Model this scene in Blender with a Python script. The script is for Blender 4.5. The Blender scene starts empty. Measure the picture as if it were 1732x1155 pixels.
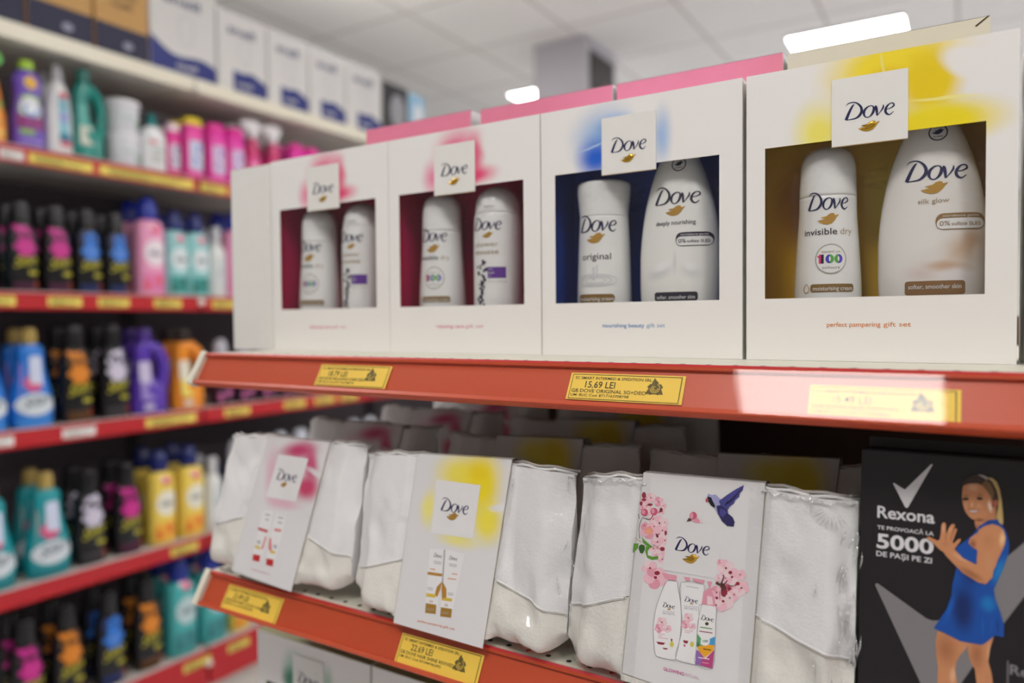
import bpy, math, random
from math import sin, cos, pi, radians, sqrt
from mathutils import Vector, Matrix, noise
from mathutils.geometry import tessellate_polygon

SC = bpy.context.scene
# ------------------------------------------------------------------ camera
cam_data = bpy.data.cameras.new('camera'); cam = bpy.data.objects.new('camera', cam_data)
SC.collection.objects.link(cam); SC.camera = cam
right = Vector((0.850655, 0.52565, -0.00888)); down = Vector((0.007522, -0.029058, -0.999549)); fwd = Vector((-0.525671, 0.850205, -0.028672))
R = Matrix((right, -down, -fwd)).transposed().to_4x4()
cam.matrix_world = Matrix.Translation((0, -0.6019, 1.42)) @ R
cam_data.sensor_width = 36; cam_data.lens = 1236.7 / 1732 * 36
cam_data.clip_start = 0.02; cam_data.clip_end = 60
cam_data.dof.use_dof = True; cam_data.dof.focus_distance = 0.56; cam_data.dof.aperture_fstop = 2.7
# ------------------------------------------------------------------ light and exposure
SC.view_settings.view_transform = 'Standard'; SC.view_settings.look = 'None'
SC.view_settings.gamma = 1; SC.view_settings.use_curve_mapping = False
SC.view_settings.exposure = 0.13
PANEL = 18.0      # strength of the ceiling light panels
world = bpy.data.worlds.new('world'); SC.world = world; world.use_nodes = True
world.node_tree.nodes['Background'].inputs[0].default_value = (1, 0.93, 0.87, 1)
world.node_tree.nodes['Background'].inputs[1].default_value = 0.26
SC.cycles.max_bounces = 10; SC.cycles.transparent_max_bounces = 16
SC.cycles.sample_clamp_indirect = 6; SC.cycles.use_denoising = True
SC.cycles.caustics_reflective = False; SC.cycles.caustics_refractive = False

# ------------------------------------------------------------------ helpers
def srgb(r, g, b):
    f = lambda c: ((c / 255 + 0.055) / 1.055) ** 2.4 if c > 10 else c / 255 / 12.92
    return (f(r), f(g), f(b), 1)
MATS = {}
def mat(name, col, rough=0.5, metal=0.0, spec=0.5, coat=0.0, noise_amt=0.0, nscale=60, bump=0.0, bscale=200, trans=0.0, sheen=0.0):
    if name in MATS: return MATS[name]
    m = bpy.data.materials.new(name); m.use_nodes = True; MATS[name] = m
    nt = m.node_tree; b = nt.nodes['Principled BSDF']
    c = srgb(*col); b.inputs['Base Color'].default_value = c
    b.inputs['Roughness'].default_value = rough; b.inputs['Metallic'].default_value = metal
    b.inputs['Specular IOR Level'].default_value = spec; b.inputs['Coat Weight'].default_value = coat
    b.inputs['Coat Roughness'].default_value = 0.06
    if trans: b.inputs['Transmission Weight'].default_value = trans
    tc = nt.nodes.new('ShaderNodeTexCoord')
    n = nt.nodes.new('ShaderNodeTexNoise'); n.inputs['Scale'].default_value = nscale; n.inputs['Detail'].default_value = 3
    nt.links.new(tc.outputs['Object'], n.inputs['Vector'])
    mr = nt.nodes.new('ShaderNodeMix'); mr.data_type = 'RGBA'; mr.blend_type = 'MULTIPLY'
    mr.inputs[0].default_value = max(noise_amt, 0.06)
    mr.inputs[6].default_value = c; nt.links.new(n.outputs['Fac'], mr.inputs[7])
    nt.links.new(mr.outputs[2], b.inputs['Base Color'])
    if bump:
        n2 = nt.nodes.new('ShaderNodeTexNoise'); n2.inputs['Scale'].default_value = bscale; n2.inputs['Detail'].default_value = 4
        nt.links.new(tc.outputs['Object'], n2.inputs['Vector'])
        bp = nt.nodes.new('ShaderNodeBump'); bp.inputs['Strength'].default_value = bump; bp.inputs['Distance'].default_value = 0.002
        nt.links.new(n2.outputs['Fac'], bp.inputs['Height']); nt.links.new(bp.outputs['Normal'], b.inputs['Normal'])
    return m
def emis(name, col, s):
    m = bpy.data.materials.new(name); m.use_nodes = True; MATS[name] = m
    nt = m.node_tree; nt.nodes.clear()
    e = nt.nodes.new('ShaderNodeEmission'); e.inputs[0].default_value = srgb(*col); e.inputs[1].default_value = s
    o = nt.nodes.new('ShaderNodeOutputMaterial'); nt.links.new(e.outputs[0], o.inputs[0]); return m
def film(name, tint=(255, 255, 255), rough=0.05, base=0.02, bump=0.3, bscale=25, haze=0.0):
    # thin clear plastic: transparent with a fresnel reflection and faint wrinkles
    m = bpy.data.materials.new(name); m.use_nodes = True; MATS[name] = m
    nt = m.node_tree; nt.nodes.clear(); N = nt.nodes.new; L = nt.links.new
    o = N('ShaderNodeOutputMaterial'); mx = N('ShaderNodeMixShader'); t = N('ShaderNodeBsdfTransparent'); g = N('ShaderNodeBsdfGlossy')
    t.inputs[0].default_value = srgb(*tint); g.inputs['Roughness'].default_value = rough
    tc = N('ShaderNodeTexCoord'); n = N('ShaderNodeTexNoise'); n.inputs['Scale'].default_value = bscale; n.inputs['Detail'].default_value = 2; n.inputs['Distortion'].default_value = 1.2
    L(tc.outputs['Object'], n.inputs['Vector'])
    bp = N('ShaderNodeBump'); bp.inputs['Strength'].default_value = bump; bp.inputs['Distance'].default_value = 0.0012
    L(n.outputs['Fac'], bp.inputs['Height']); L(bp.outputs['Normal'], g.inputs['Normal'])
    lw = N('ShaderNodeLayerWeight'); lw.inputs['Blend'].default_value = .5
    pw = N('ShaderNodeMath'); pw.operation = 'POWER'; pw.inputs[1].default_value = 4.5; L(lw.outputs['Facing'], pw.inputs[0])
    ad = N('ShaderNodeMath'); ad.operation = 'MULTIPLY_ADD'; ad.inputs[1].default_value = .9; ad.inputs[2].default_value = .035 + base; L(pw.outputs[0], ad.inputs[0])
    L(ad.outputs[0], mx.inputs[0]); L(t.outputs[0], mx.inputs[1]); L(g.outputs[0], mx.inputs[2])
    if haze:
        d = N('ShaderNodeBsdfDiffuse'); d.inputs[0].default_value = (0.8, 0.8, 0.8, 1); m2 = N('ShaderNodeMixShader'); m2.inputs[0].default_value = haze
        L(mx.outputs[0], m2.inputs[1]); L(d.outputs[0], m2.inputs[2]); L(m2.outputs[0], o.inputs[0])
    else: L(mx.outputs[0], o.inputs[0])
    return m
def print_mat(name, base, ells, rough=0.35, warp=0.012, spec=0.5):
    # printed card: soft-edged coloured petals; ells = (cx, cz, rx, rz, degrees, rgb, strength, inner)
    m = bpy.data.materials.new(name); m.use_nodes = True; MATS[name] = m
    nt = m.node_tree; N = nt.nodes.new; L = nt.links.new; b = nt.nodes['Principled BSDF']
    b.inputs['Roughness'].default_value = rough; b.inputs['Specular IOR Level'].default_value = spec
    tc = N('ShaderNodeTexCoord'); n = N('ShaderNodeTexNoise'); n.inputs['Scale'].default_value = 28; n.inputs['Detail'].default_value = 3
    L(tc.outputs['Object'], n.inputs['Vector'])
    s = N('ShaderNodeVectorMath'); s.operation = 'SUBTRACT'; L(n.outputs['Color'], s.inputs[0]); s.inputs[1].default_value = (.5, .5, .5)
    sc = N('ShaderNodeVectorMath'); sc.operation = 'SCALE'; L(s.outputs[0], sc.inputs[0]); sc.inputs['Scale'].default_value = warp
    a = N('ShaderNodeVectorMath'); a.operation = 'ADD'; L(tc.outputs['Object'], a.inputs[0]); L(sc.outputs[0], a.inputs[1])
    prev = None; pc = srgb(*base)
    for (cx, cz, rx, rz, ang, col, st, inner) in ells:
        v1 = N('ShaderNodeVectorMath'); v1.operation = 'SUBTRACT'; L(a.outputs[0], v1.inputs[0]); v1.inputs[1].default_value = (cx, 0, cz)
        vr = N('ShaderNodeVectorRotate'); vr.rotation_type = 'Y_AXIS'; vr.inputs['Angle'].default_value = radians(ang); L(v1.outputs[0], vr.inputs['Vector'])
        v2 = N('ShaderNodeVectorMath'); v2.operation = 'MULTIPLY'; L(vr.outputs[0], v2.inputs[0]); v2.inputs[1].default_value = (1 / rx, 0, 1 / rz)
        ln = N('ShaderNodeVectorMath'); ln.operation = 'LENGTH'; L(v2.outputs[0], ln.inputs[0])
        mr = N('ShaderNodeMapRange'); mr.interpolation_type = 'SMOOTHSTEP'; L(ln.outputs['Value'], mr.inputs[0])
        mr.inputs[1].default_value = inner; mr.inputs[2].default_value = 1.0; mr.inputs[3].default_value = st; mr.inputs[4].default_value = 0
        mx = N('ShaderNodeMix'); mx.data_type = 'RGBA'; L(mr.outputs[0], mx.inputs[0])
        if prev: L(prev, mx.inputs[6])
        else: mx.inputs[6].default_value = pc
        mx.inputs[7].default_value = srgb(*col); prev = mx.outputs[2]
    if prev: L(prev, b.inputs['Base Color'])
    else: b.inputs['Base Color'].default_value = pc
    return m

class MB:
    def __init__(s): s.v = []; s.f = []; s.mi = []; s.sm = []; s.mats = []
    def idx(s, m):
        if m not in s.mats: s.mats.append(m)
        return s.mats.index(m)
    def add(s, vs, fs, m, smooth=False):
        k = len(s.v); s.v += [tuple(p) for p in vs]; i = s.idx(m)
        for f in fs: s.f.append([k + q for q in f]); s.mi.append(i); s.sm.append(smooth)
    def box(s, x0, x1, y0, y1, z0, z1, m):
        vs = [(x, y, z) for x in (x0, x1) for y in (y0, y1) for z in (z0, z1)]
        s.add(vs, [(0, 1, 3, 2), (4, 6, 7, 5), (0, 4, 5, 1), (2, 3, 7, 6), (0, 2, 6, 4), (1, 5, 7, 3)], m)
    def grid(s, fn, nu, nv, m, smooth=True, mfn=None):
        k = len(s.v)
        for j in range(nv + 1):
            for i in range(nu + 1): s.v.append(tuple(fn(i / nu, j / nv)))
        for j in range(nv):
            for i in range(nu):
                a = k + j * (nu + 1) + i
                s.f.append([a, a + 1, a + nu + 2, a + nu + 1]); s.sm.append(smooth)
                s.mi.append(s.idx(mfn((i + .5) / nu, (j + .5) / nv) if mfn else m))
    def loft(s, rings, m, cap0=True, cap1=True, smooth=True, mfn=None):
        n = len(rings[0]); k = len(s.v)
        for r in rings: s.v += [tuple(p) for p in r]
        for j in range(len(rings) - 1):
            mm = s.idx(mfn(j) if mfn else m)
            for i in range(n):
                a = k + j * n; i2 = (i + 1) % n
                s.f.append([a + i, a + i2, a + n + i2, a + n + i]); s.mi.append(mm); s.sm.append(smooth)
        if cap0: s.f.append([k + i for i in range(n)][::-1]); s.mi.append(s.idx(mfn(0) if mfn else m)); s.sm.append(False)
        if cap1: s.f.append([k + (len(rings) - 1) * n + i for i in range(n)]); s.mi.append(s.idx(mfn(len(rings) - 2) if mfn else m)); s.sm.append(False)
    def tube(s, pts, r, m, n=8, closed=False, cap=True):
        pts = [Vector(p) for p in pts]; rings = []; N = len(pts)
        for i, p in enumerate(pts):
            if closed: t = pts[(i + 1) % N] - pts[i - 1]
            else: t = pts[min(i + 1, N - 1)] - pts[max(i - 1, 0)]
            t.normalize(); up = Vector((0, 1, 0)) if abs(t.y) < .9 else Vector((1, 0, 0))
            a = t.cross(up).normalized(); b = t.cross(a)
            rr = r[i] if isinstance(r, (list, tuple)) else r
            rings.append([p + a * rr * cos(2 * pi * q / n) + b * rr * sin(2 * pi * q / n) for q in range(n)])
        if closed: rings.append(rings[0]); cap = False
        s.loft(rings, m, cap, cap)
    def poly(s, pts, fn, m):
        if len(pts) < 3: return
        tris = tessellate_polygon([[Vector((p[0], p[1], 0)) for p in pts]])
        ar = 0
        for i in range(len(pts)): ar += pts[i][0] * pts[(i + 1) % len(pts)][1] - pts[(i + 1) % len(pts)][0] * pts[i][1]
        s.add([fn(*p) for p in pts], [tuple(t) for t in tris], m)
    def extrude(s, pts, axis_fn, d0, d1, m):
        # outline pts in a plane, extruded between depths d0 and d1: axis_fn(u, v, d)
        n = len(pts); tris = tessellate_polygon([[Vector((p[0], p[1], 0)) for p in pts]])
        vs = [axis_fn(p[0], p[1], d0) for p in pts] + [axis_fn(p[0], p[1], d1) for p in pts]
        fs = [tuple(t) for t in tris] + [tuple(n + q for q in t[::-1]) for t in tris] + [(i, (i + 1) % n, n + (i + 1) % n, n + i) for i in range(n)]
        s.add(vs, fs, m)
    def build(s, name, parent=None, loc=(0, 0, 0), rot=(0, 0, 0), fix=True):
        me = bpy.data.meshes.new(name); me.from_pydata(s.v, [], s.f)
        for m in s.mats: me.materials.append(m)
        me.polygons.foreach_set('material_index', s.mi); me.polygons.foreach_set('use_smooth', s.sm)
        me.update()
        o = bpy.data.objects.new(name, me); SC.collection.objects.link(o); o.location = loc; o.rotation_euler = rot
        if parent: o.parent = parent
        return o
def bevel(o, w=0.0006, seg=2):
    b = o.modifiers.new('bevel', 'BEVEL'); b.width = w; b.segments = seg; b.limit_method = 'ANGLE'; return o
def tag(o, label, cat, group=None, kind=None):
    if label: o['label'] = label
    if cat: o['category'] = cat
    if group: o['group'] = group
    if kind: o['kind'] = kind
    return o
def thing(name, label, cat, loc=(0, 0, 0), rot=(0, 0, 0), group=None):
    o = bpy.data.objects.new(name, None); SC.collection.objects.link(o); o.empty_display_size = 0.02
    o.location = loc; o.rotation_euler = rot; return tag(o, label, cat, group)
def copy_tree(root, loc=None, label=None, parent=None, rotz=None):
    c = root.copy(); SC.collection.objects.link(c); c.parent = parent
    if loc is not None: c.location = loc
    if rotz is not None: c.rotation_euler = (c.rotation_euler[0], c.rotation_euler[1], rotz)
    if label: c['label'] = label
    for ch in list(root.children): copy_tree(ch, parent=c)
    return c
# --- printed text, cached; returned as flat triangles with cap height 1
TX = {}
def text_mesh(st, bold=0.0, shear=0.0):
    k = (st, bold, shear)
    if k in TX: return TX[k]
    c = bpy.data.curves.new('t', 'FONT'); c.body = st; c.size = 1; c.offset = bold; c.shear = shear; c.resolution_u = 3; c.fill_mode = 'FRONT'
    o = bpy.data.objects.new('t', c); SC.collection.objects.link(o)
    dg = bpy.context.evaluated_depsgraph_get(); me = bpy.data.meshes.new_from_object(o.evaluated_get(dg))
    vs = [(v.co.x, v.co.y) for v in me.vertices]; fs = [tuple(p.vertices) for p in me.polygons]
    bpy.data.objects.remove(o); bpy.data.curves.remove(c); bpy.data.meshes.remove(me)
    if not vs: return ([], [], 0)
    x0 = min(v[0] for v in vs); x1 = max(v[0] for v in vs); s = 1 / 0.73
    TX[k] = ([((v[0] - x0) * s, v[1] * s) for v in vs], fs, (x1 - x0) * s); return TX[k]
def text(mb, st, u, v, h, m, fn, align='l', width=None, bold=0.0, shear=0.0, slope=0.0):
    vs, fs, w = text_mesh(st, bold, shear)
    if not vs: return
    sx = width / w if width else h; W = sx * w
    u0 = u - (W / 2 if align == 'c' else W if align == 'r' else 0)
    mb.add([fn(u0 + a * sx, v + b * h + slope * a * sx) for a, b in vs], fs, m)
def stroke(mb, pts, fn, m, k=1.0, closed=False, sub=5):
    # pen stroke of varying width through (x, y, w), smoothed
    P = [Vector(p) for p in pts]; n = len(P); S = []
    rng = range(n if closed else n - 1)
    for i in rng:
        g = lambda j: P[j % n] if closed else P[max(0, min(n - 1, j))]
        p0, p1, p2, p3 = g(i - 1), g(i), g(i + 1), g(i + 2)
        for q in range(sub):
            t = q / sub
            S.append(0.5 * ((2 * p1) + (p2 - p0) * t + (2 * p0 - 5 * p1 + 4 * p2 - p3) * t * t + (3 * p1 - p0 - 3 * p2 + p3) * t ** 3))
    if closed: S.append(S[0])
    else: S.append(P[-1])
    vs = []; N = len(S)
    for i, p in enumerate(S):
        t = (S[min(i + 1, N - 1)] - S[max(i - 1, 0)]) if not (closed and i in (0, N - 1)) else S[1] - S[N - 2]
        t = Vector((t.x, t.y)); t = t.normalized() if t.length > 0 else Vector((1, 0)); w = max(p.z, 1e-6) * .5 * k
        vs.append(fn(p.x - t.y * w, p.y + t.x * w)); vs.append(fn(p.x + t.y * w, p.y - t.x * w))
    mb.add(vs, [(2 * i, 2 * i + 1, 2 * i + 3, 2 * i + 2) for i in range(N - 1)], m)
LOGO = [([(282, 487, 4), (318, 452, 12), (385, 436, 14), (445, 450, 22), (495, 500, 36), (503, 560, 38), (468, 618, 32), (410, 654, 18), (305, 672, 9)], False),
        ([(403, 460, 6), (372, 492, 26), (330, 570, 36), (284, 676, 42)], False),
        ([(650, 483, 13), (600, 490, 16), (550, 535, 31), (535, 592, 34), (562, 634, 16), (610, 630, 14), (656, 582, 32), (674, 520, 35)], True),
        ([(688, 478, 6), (702, 500, 38), (714, 560, 34), (717, 616, 20)], False),
        ([(718, 616, 10), (765, 560, 14), (800, 505, 24), (802, 466, 10)], False),
        ([(836, 532, 8), (900, 513, 12), (945, 478, 22), (932, 448, 18), (892, 452, 14), (850, 492, 28), (830, 550, 36), (850, 590, 30), (892, 600, 16), (940, 560, 8)], False)]
def logo(mb, fn, u, v, w, m):
    # brand lettering centred at (u, v), w wide; its own drawing undone from slant
    def g(x, y):
        a = (x - 90) / 1062; t = 235 - .16 * (x - 90); bt = 1150 - .098 * (x - 90)
        return (a - 0.494) / 0.655, (0.365 - (y - t) / (bt - t)) / 0.655
    for pts, cl in LOGO:
        stroke(mb, pts, lambda x, y: fn(u + g(x, y)[0] * w, v + g(x, y)[1] * w), m, 1.0, cl)
BIRD = [(0, .38), (.22, .45), (.36, .5), (.2, .62), (.14, .68), (.42, .76), (.55, .95), (.68, 1.02), (.78, .97), (.8, .84), (.86, .8), (.92, .86), (1.0, .9), (.96, .78), (.88, .62), (.8, .36), (.66, .1), (.48, 0), (.3, .04), (.14, .18)]
def bird(mb, fn, u, v, w, m, rise=0.0):
    n = len(BIRD); cx = sum(p[0] for p in BIRD) / n; cy = sum(p[1] for p in BIRD) / n; R = 5
    vs = [fn(u + (cx - .5) * w, v + (cy - .5) * w * .5)] + [fn(u + (cx + (a - cx) * k / R - .5) * w, v + (cy + (b - cy) * k / R - .5) * w * .5) for k in range(1, R + 1) for a, b in BIRD]
    fs = [(0, 1 + i, 1 + (i + 1) % n) for i in range(n)] + [(1 + k * n + i, 1 + k * n + n + i, 1 + k * n + n + (i + 1) % n, 1 + k * n + (i + 1) % n) for k in range(R - 1) for i in range(n)]
    mb.add(vs, fs, m)
def disc(mb, fn, u, v, ru, rv, m, n=28, rings=3, wav=None):
    vs = [fn(u, v)]; fs = []
    for j in range(1, rings + 1):
        for i in range(n):
            a = 2 * pi * i / n; k = j / rings * (wav(a) if wav else 1); vs.append(fn(u + ru * k * cos(a), v + rv * k * sin(a)))
    for i in range(n):
        fs.append((0, 1 + i, 1 + (i + 1) % n))
        for j in range(rings - 1):
            a = 1 + j * n; fs.append((a + i, a + n + i, a + n + (i + 1) % n, a + (i + 1) % n))
    mb.add(vs, fs, m)
def ringp(mb, fn, u, v, r, w, m, n=32, ry=None):
    ry = ry or r; vs = []
    for i in range(n):
        a = 2 * pi * i / n; vs += [fn(u + (r - w) * cos(a), v + (ry - w) * sin(a)), fn(u + r * cos(a), v + ry * sin(a))]
    mb.add(vs, [(2 * i, 2 * i + 1, (2 * i + 3) % (2 * n), (2 * i + 2) % (2 * n)) for i in range(n)], m)
def patch(mb, fn, u0, u1, v0, v1, m, nu=8, nv=4, rad=0.0):
    if rad:
        pts = []
        for cx, cy, a0 in ((u1 - rad, v1 - rad, 0), (u0 + rad, v1 - rad, 90), (u0 + rad, v0 + rad, 180), (u1 - rad, v0 + rad, 270)):
            for q in range(5): pts.append((cx + rad * cos(radians(a0 + 22.5 * q)), cy + rad * sin(radians(a0 + 22.5 * q))))
        # strips across u so the patch hugs curved bodies
        us = sorted(set([u0 + (u1 - u0) * i / nu for i in range(nu + 1)] + [p[0] for p in pts]))
        def ext(u):
            d = 0
            if u < u0 + rad: d = rad - sqrt(max(0, rad ** 2 - (u0 + rad - u) ** 2))
            if u > u1 - rad: d = rad - sqrt(max(0, rad ** 2 - (u - u1 + rad) ** 2))
            return v0 + d, v1 - d
        vs = []
        for u in us: a, b = ext(u); vs += [fn(u, a), fn(u, b)]
        mb.add(vs, [(2 * i, 2 * i + 2, 2 * i + 3, 2 * i + 1) for i in range(len(us) - 1)], m)
    else: mb.grid(lambda s, t: fn(u0 + (u1 - u0) * s, v0 + (v1 - v0) * t), nu, nv, m, False)
def H(h, x, y):
    d = h[2][0] * x + h[2][1] * y + h[2][2]
    return ((h[0][0] * x + h[0][1] * y + h[0][2]) / d, (h[1][0] * x + h[1][1] * y + h[1][2]) / d)

# ------------------------------------------------------------------ shared materials
WHITE = mat('white_card', (240, 238, 233), 0.45, spec=0.4)
WCARD = mat('white_board_edge', (225, 222, 214), 0.6)
NAVY = mat('navy_ink', (28, 30, 78), 0.4); BLACKI = mat('black_ink', (22, 20, 26), 0.4)
GOLD = mat('gold_foil', (222, 176, 70), 0.25, metal=1.0); GOLDI = mat('gold_ink', (196, 152, 70), 0.35, metal=0.4)
GREYI = mat('grey_ink', (150, 140, 130), 0.5); TAUPE = mat('taupe_ink', (176, 158, 132), 0.5)
BROWNB = mat('brown_band', (134, 104, 52), 0.3); BROWN2 = mat('tan_band', (140, 102, 62), 0.4); DARKB = mat('dark_band', (40, 36, 56), 0.4)
PLW = mat('white_bottle_plastic', (238, 238, 236), 0.22, spec=0.5)
CREAMM = mat('cream_steel', (228, 224, 206), 0.35)
CREAM2 = mat('ivory_shelf_steel', (222, 220, 204), 0.4)
YLAB = mat('yellow_label_paper', (252, 210, 78), 0.55); YLABW = mat('white_label_paper', (235, 235, 232), 0.55)
OLIVE = mat('dark_label_ink', (70, 62, 16), 0.6)
RAILO = mat('orange_red_rail', (200, 74, 32), 0.4); RAILR = mat('red_rail_lip', (190, 30, 40), 0.4)
RRAIL = mat('red_rack_rail', (186, 26, 36), 0.4); DARKP = mat('dark_rack_panel', (92, 84, 92), 0.7)
BLK = mat('black_plastic', (14, 12, 16), 0.25)
CLEAR = film('clear_rail_cover', rough=0.035, base=0.0, bump=0.03, bscale=9)
WFILM = film('window_film', rough=0.07, base=0.02, bump=1.0, bscale=24)
WRAP = film('shrink_wrap', rough=0.1, base=0.015, bump=1.0, bscale=45)

# ------------------------------------------------------------------ the shop
def struct(name, mb, **k): o = mb.build(name, **k); o['kind'] = 'structure'; return o
CEILM = bpy.data.materials.new('ceiling_tiles'); CEILM.use_nodes = True
def _ceil():
    nt = CEILM.node_tree; N = nt.nodes.new; L = nt.links.new; b = nt.nodes['Principled BSDF']; b.inputs['Roughness'].default_value = .8
    tc = N('ShaderNodeTexCoord'); br = N('ShaderNodeTexBrick'); br.offset = 0; br.inputs['Scale'].default_value = 1
    br.inputs['Brick Width'].default_value = .6; br.inputs['Row Height'].default_value = .6; br.inputs['Mortar Size'].default_value = .009
    br.inputs['Color1'].default_value = srgb(244, 243, 241); br.inputs['Color2'].default_value = srgb(240, 239, 237); br.inputs['Mortar'].default_value = srgb(206, 202, 198)
    mp = N('ShaderNodeMapping'); mp.inputs['Location'].default_value = (.04, .05, 0); L(tc.outputs['Object'], mp.inputs[0]); L(mp.outputs[0], br.inputs['Vector'])
    L(br.outputs['Color'], b.inputs['Base Color'])
_ceil()
LIGHTS = [(-.34, -1.36), (-.52, 1.3), (-.57, 4.05), (-.52, 6.6), (-2.42, 4.05), (-2.42, 1.6), (-2.3, -.2), (-2.42, 6.6), (1.4, -1.36), (1.4, 1.3), (1.4, 4.05), (3.2, -1.36), (3.2, 1.3), (-2.42, 8.4), (-.57, 8.4), (1.4, 6.6), (1.4, 8.4), (3.2, 4.05), (3.2, 6.6)]  # far panels ending the list are added unseen to brighten the distant ceiling
m = MB(); m.box(-6, 5, -7, 11, 3.0, 3.1, CEILM); struct('ceiling', m)
FLOORM = mat('floor_tiles', (212, 212, 214), 0.35, noise_amt=.1, nscale=3)
m = MB(); m.box(-6, 5, -7, 11, -.1, 0, FLOORM); struct('floor', m)
WALLM = mat('wall_paint', (226, 224, 218), 0.8)
m = MB(); m.box(-6, 5, 10.9, 11, 0, 3.0, WALLM); struct('wall_far', m)
m = MB(); m.box(-3.1, -3.0, -7, 10.9, 0, 3.0, WALLM)
COLM = mat('column_paint', (200, 198, 206), 0.7)
m = MB(); m.box(-2.12, -1.79, 3.1, 3.5, 0, 3.0, COLM); struct('column', m)
FR = mat('light_frame', (235, 235, 235), 0.5); LIT = emis('lit_diffuser', (255, 252, 249), PANEL)
def where(x, y):
    if (x, y) == (-.57, 4.05): return 'bright ceiling panel above the cream box, largest one in view'
    if (x, y) == (-2.42, 4.05): return 'small bright ceiling panel left of the grey column'
    return 'square white ceiling light panel over the aisles'
for x, y in LIGHTS:
    own = y == 4.05 and x < 0
    t = thing('ceiling_light', where(x, y), 'ceiling light', (x, y, 3.0), group=None if own else 'ceiling panels over the aisles')
    a = MB(); a.box(-.29, .29, -.29, .29, -.012, -.008, LIT); a.build('diffuser', t)
    a = MB()
    for q in ((-.3, .3, -.3, -.29), (-.3, .3, .29, .3), (-.3, -.29, -.29, .29), (.29, .3, -.29, .29)): a.box(*q, -.014, -.0002, FR)
    a.build('frame', t)
# poster on the column
m = MB(); PB = mat('poster_dark', (34, 26, 28), .4); PO = mat('poster_orange', (150, 84, 52), .5)
m.box(-1.788, -1.783, 3.14, 3.46, 2.45, 2.93, PB)
fn = lambda u, v: (-1.782, u, v)
disc(m, fn, 3.36, 2.62, .06, .12, PO); disc(m, fn, 3.35, 2.72, .045, .06, mat('poster_skin', (176, 120, 92), .5))
tag(m.build('poster'), 'dark poster with orange figure on the side of the grey column', 'poster')

# ------------------------------------------------------------------ front gondola
RA = math.atan2(.0187, .0327)       # rail leans out towards the floor
XL, XR = -0.722, 0.62
ZU, ZB, ZT = 1.3867, 1.143, 0.822   # three shelf surfaces
gon = thing('shelf_unit', 'cream steel shelf unit with orange price rails, holding the gift boxes', 'shelf unit')
HOLE = mat('hole_dark', (18, 16, 14), .8)
def shelf(z, yb, zt=0.022):
    a = MB(); a.box(XL + .004, XR, -.086, yb, z - .004, z, CREAM2); a.box(XL + .006, XR, -.080, yb, z - zt, z - .004, mat('shelf_underside', (120, 92, 78), .6))  # shade under the board is put into this darker brown underside
    for i in range(60):
        x = XL + .012 + i * .0191
        disc(a, lambda u, v: (u, v, z + .0003), x, -.0805, .0024, .0024, HOLE, 10, 1)
    for i in range(18): a.box(XL + .05 + i * .07, XL + .056 + i * .07, .05, .2, z, z + .0002, HOLE) if z > 1.3 and i > 40 else None
    return bevel(a.build('shelf_board', gon), .001)
def rail(z, y0, length=XR, sc=1.0, par=None, capmat=None):
    # cross-section in (y, z), x along
    h = .0377 * sc
    a = MB(); dirv = Vector((0, -sin(RA), -cos(RA))); nrm = Vector((0, -cos(RA), sin(RA)))
    o = Vector((0, y0, z - .001))
    def P(s, d): q = o + dirv * s + nrm * d; return q
    prof = [(0, -.004), (0, .0035), (.0022, .0042), (.0045, .0035), (.0045, .0005), (h - .0045, .0005), (h - .0045, .004), (h - .001, .0048), (h, .003), (h, -.004)]
    x0 = XL + .006
    n = len(prof)
    for i in range(n):
        s0, d0 = prof[i]; s1, d1 = prof[(i + 1) % n]
        p0, p1 = P(s0, d0), P(s1, d1)
        mm = RAILR if i in (0, 1) else RAILO
        a.add([(x0, p0.y, p0.z), (length, p0.y, p0.z), (length, p1.y, p1.z), (x0, p1.y, p1.z)], [(0, 1, 2, 3)], mm, False)
    r = a.build('price_rail', gon)
    a = MB()
    ring = [P(s, d) for s, d in [(-.001, -.005), (-.001, .0065), (h + .001, .0065), (h + .001, -.005)]]
    vs = [(XL, p.y, p.z) for p in ring] + [(x0 + .0025, p.y, p.z) for p in ring]
    a.add(vs, [(3, 2, 1, 0), (4, 5, 6, 7), (0, 1, 5, 4), (1, 2, 6, 5), (2, 3, 7, 6), (3, 0, 4, 7)], CREAMM)
    bevel(a.build('end_cap', r), .001)
    a = MB(); q0, q1 = P(.003, .0042), P(h - .002, .0048)
    a.add([(x0 + .002, q0.y, q0.z), (length, q0.y, q0.z), (length, q1.y, q1.z), (x0 + .002, q1.y, q1.z)], [(0, 1, 2, 3)], CLEAR)
    a.build('clear_cover', r)
    return P
PU = None
shelf(ZU, .40); PU = rail(ZU, -.0875)
shelf(ZB, .40); PB_ = rail(ZB, -.0875)
shelf(ZT, .40); PT_ = rail(ZT, -.0875)
a = MB(); a.box(XL + .02, XR, .40, .42, 0, 1.42, mat('back_panel_steel', (88, 62, 50), .6)); a.build('back_panel', gon)  # dark brown carries the shade at the back of the shelves
a = MB(); a.box(XL + .004, XR, -.086, .40, 0, .12, CREAM2); a.build('base_plinth', gon)
a = MB(); a.box(XL + .02, XL + .05, .42, .46, 0, 1.42, CREAM2); a.build('upright', gon)

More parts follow.
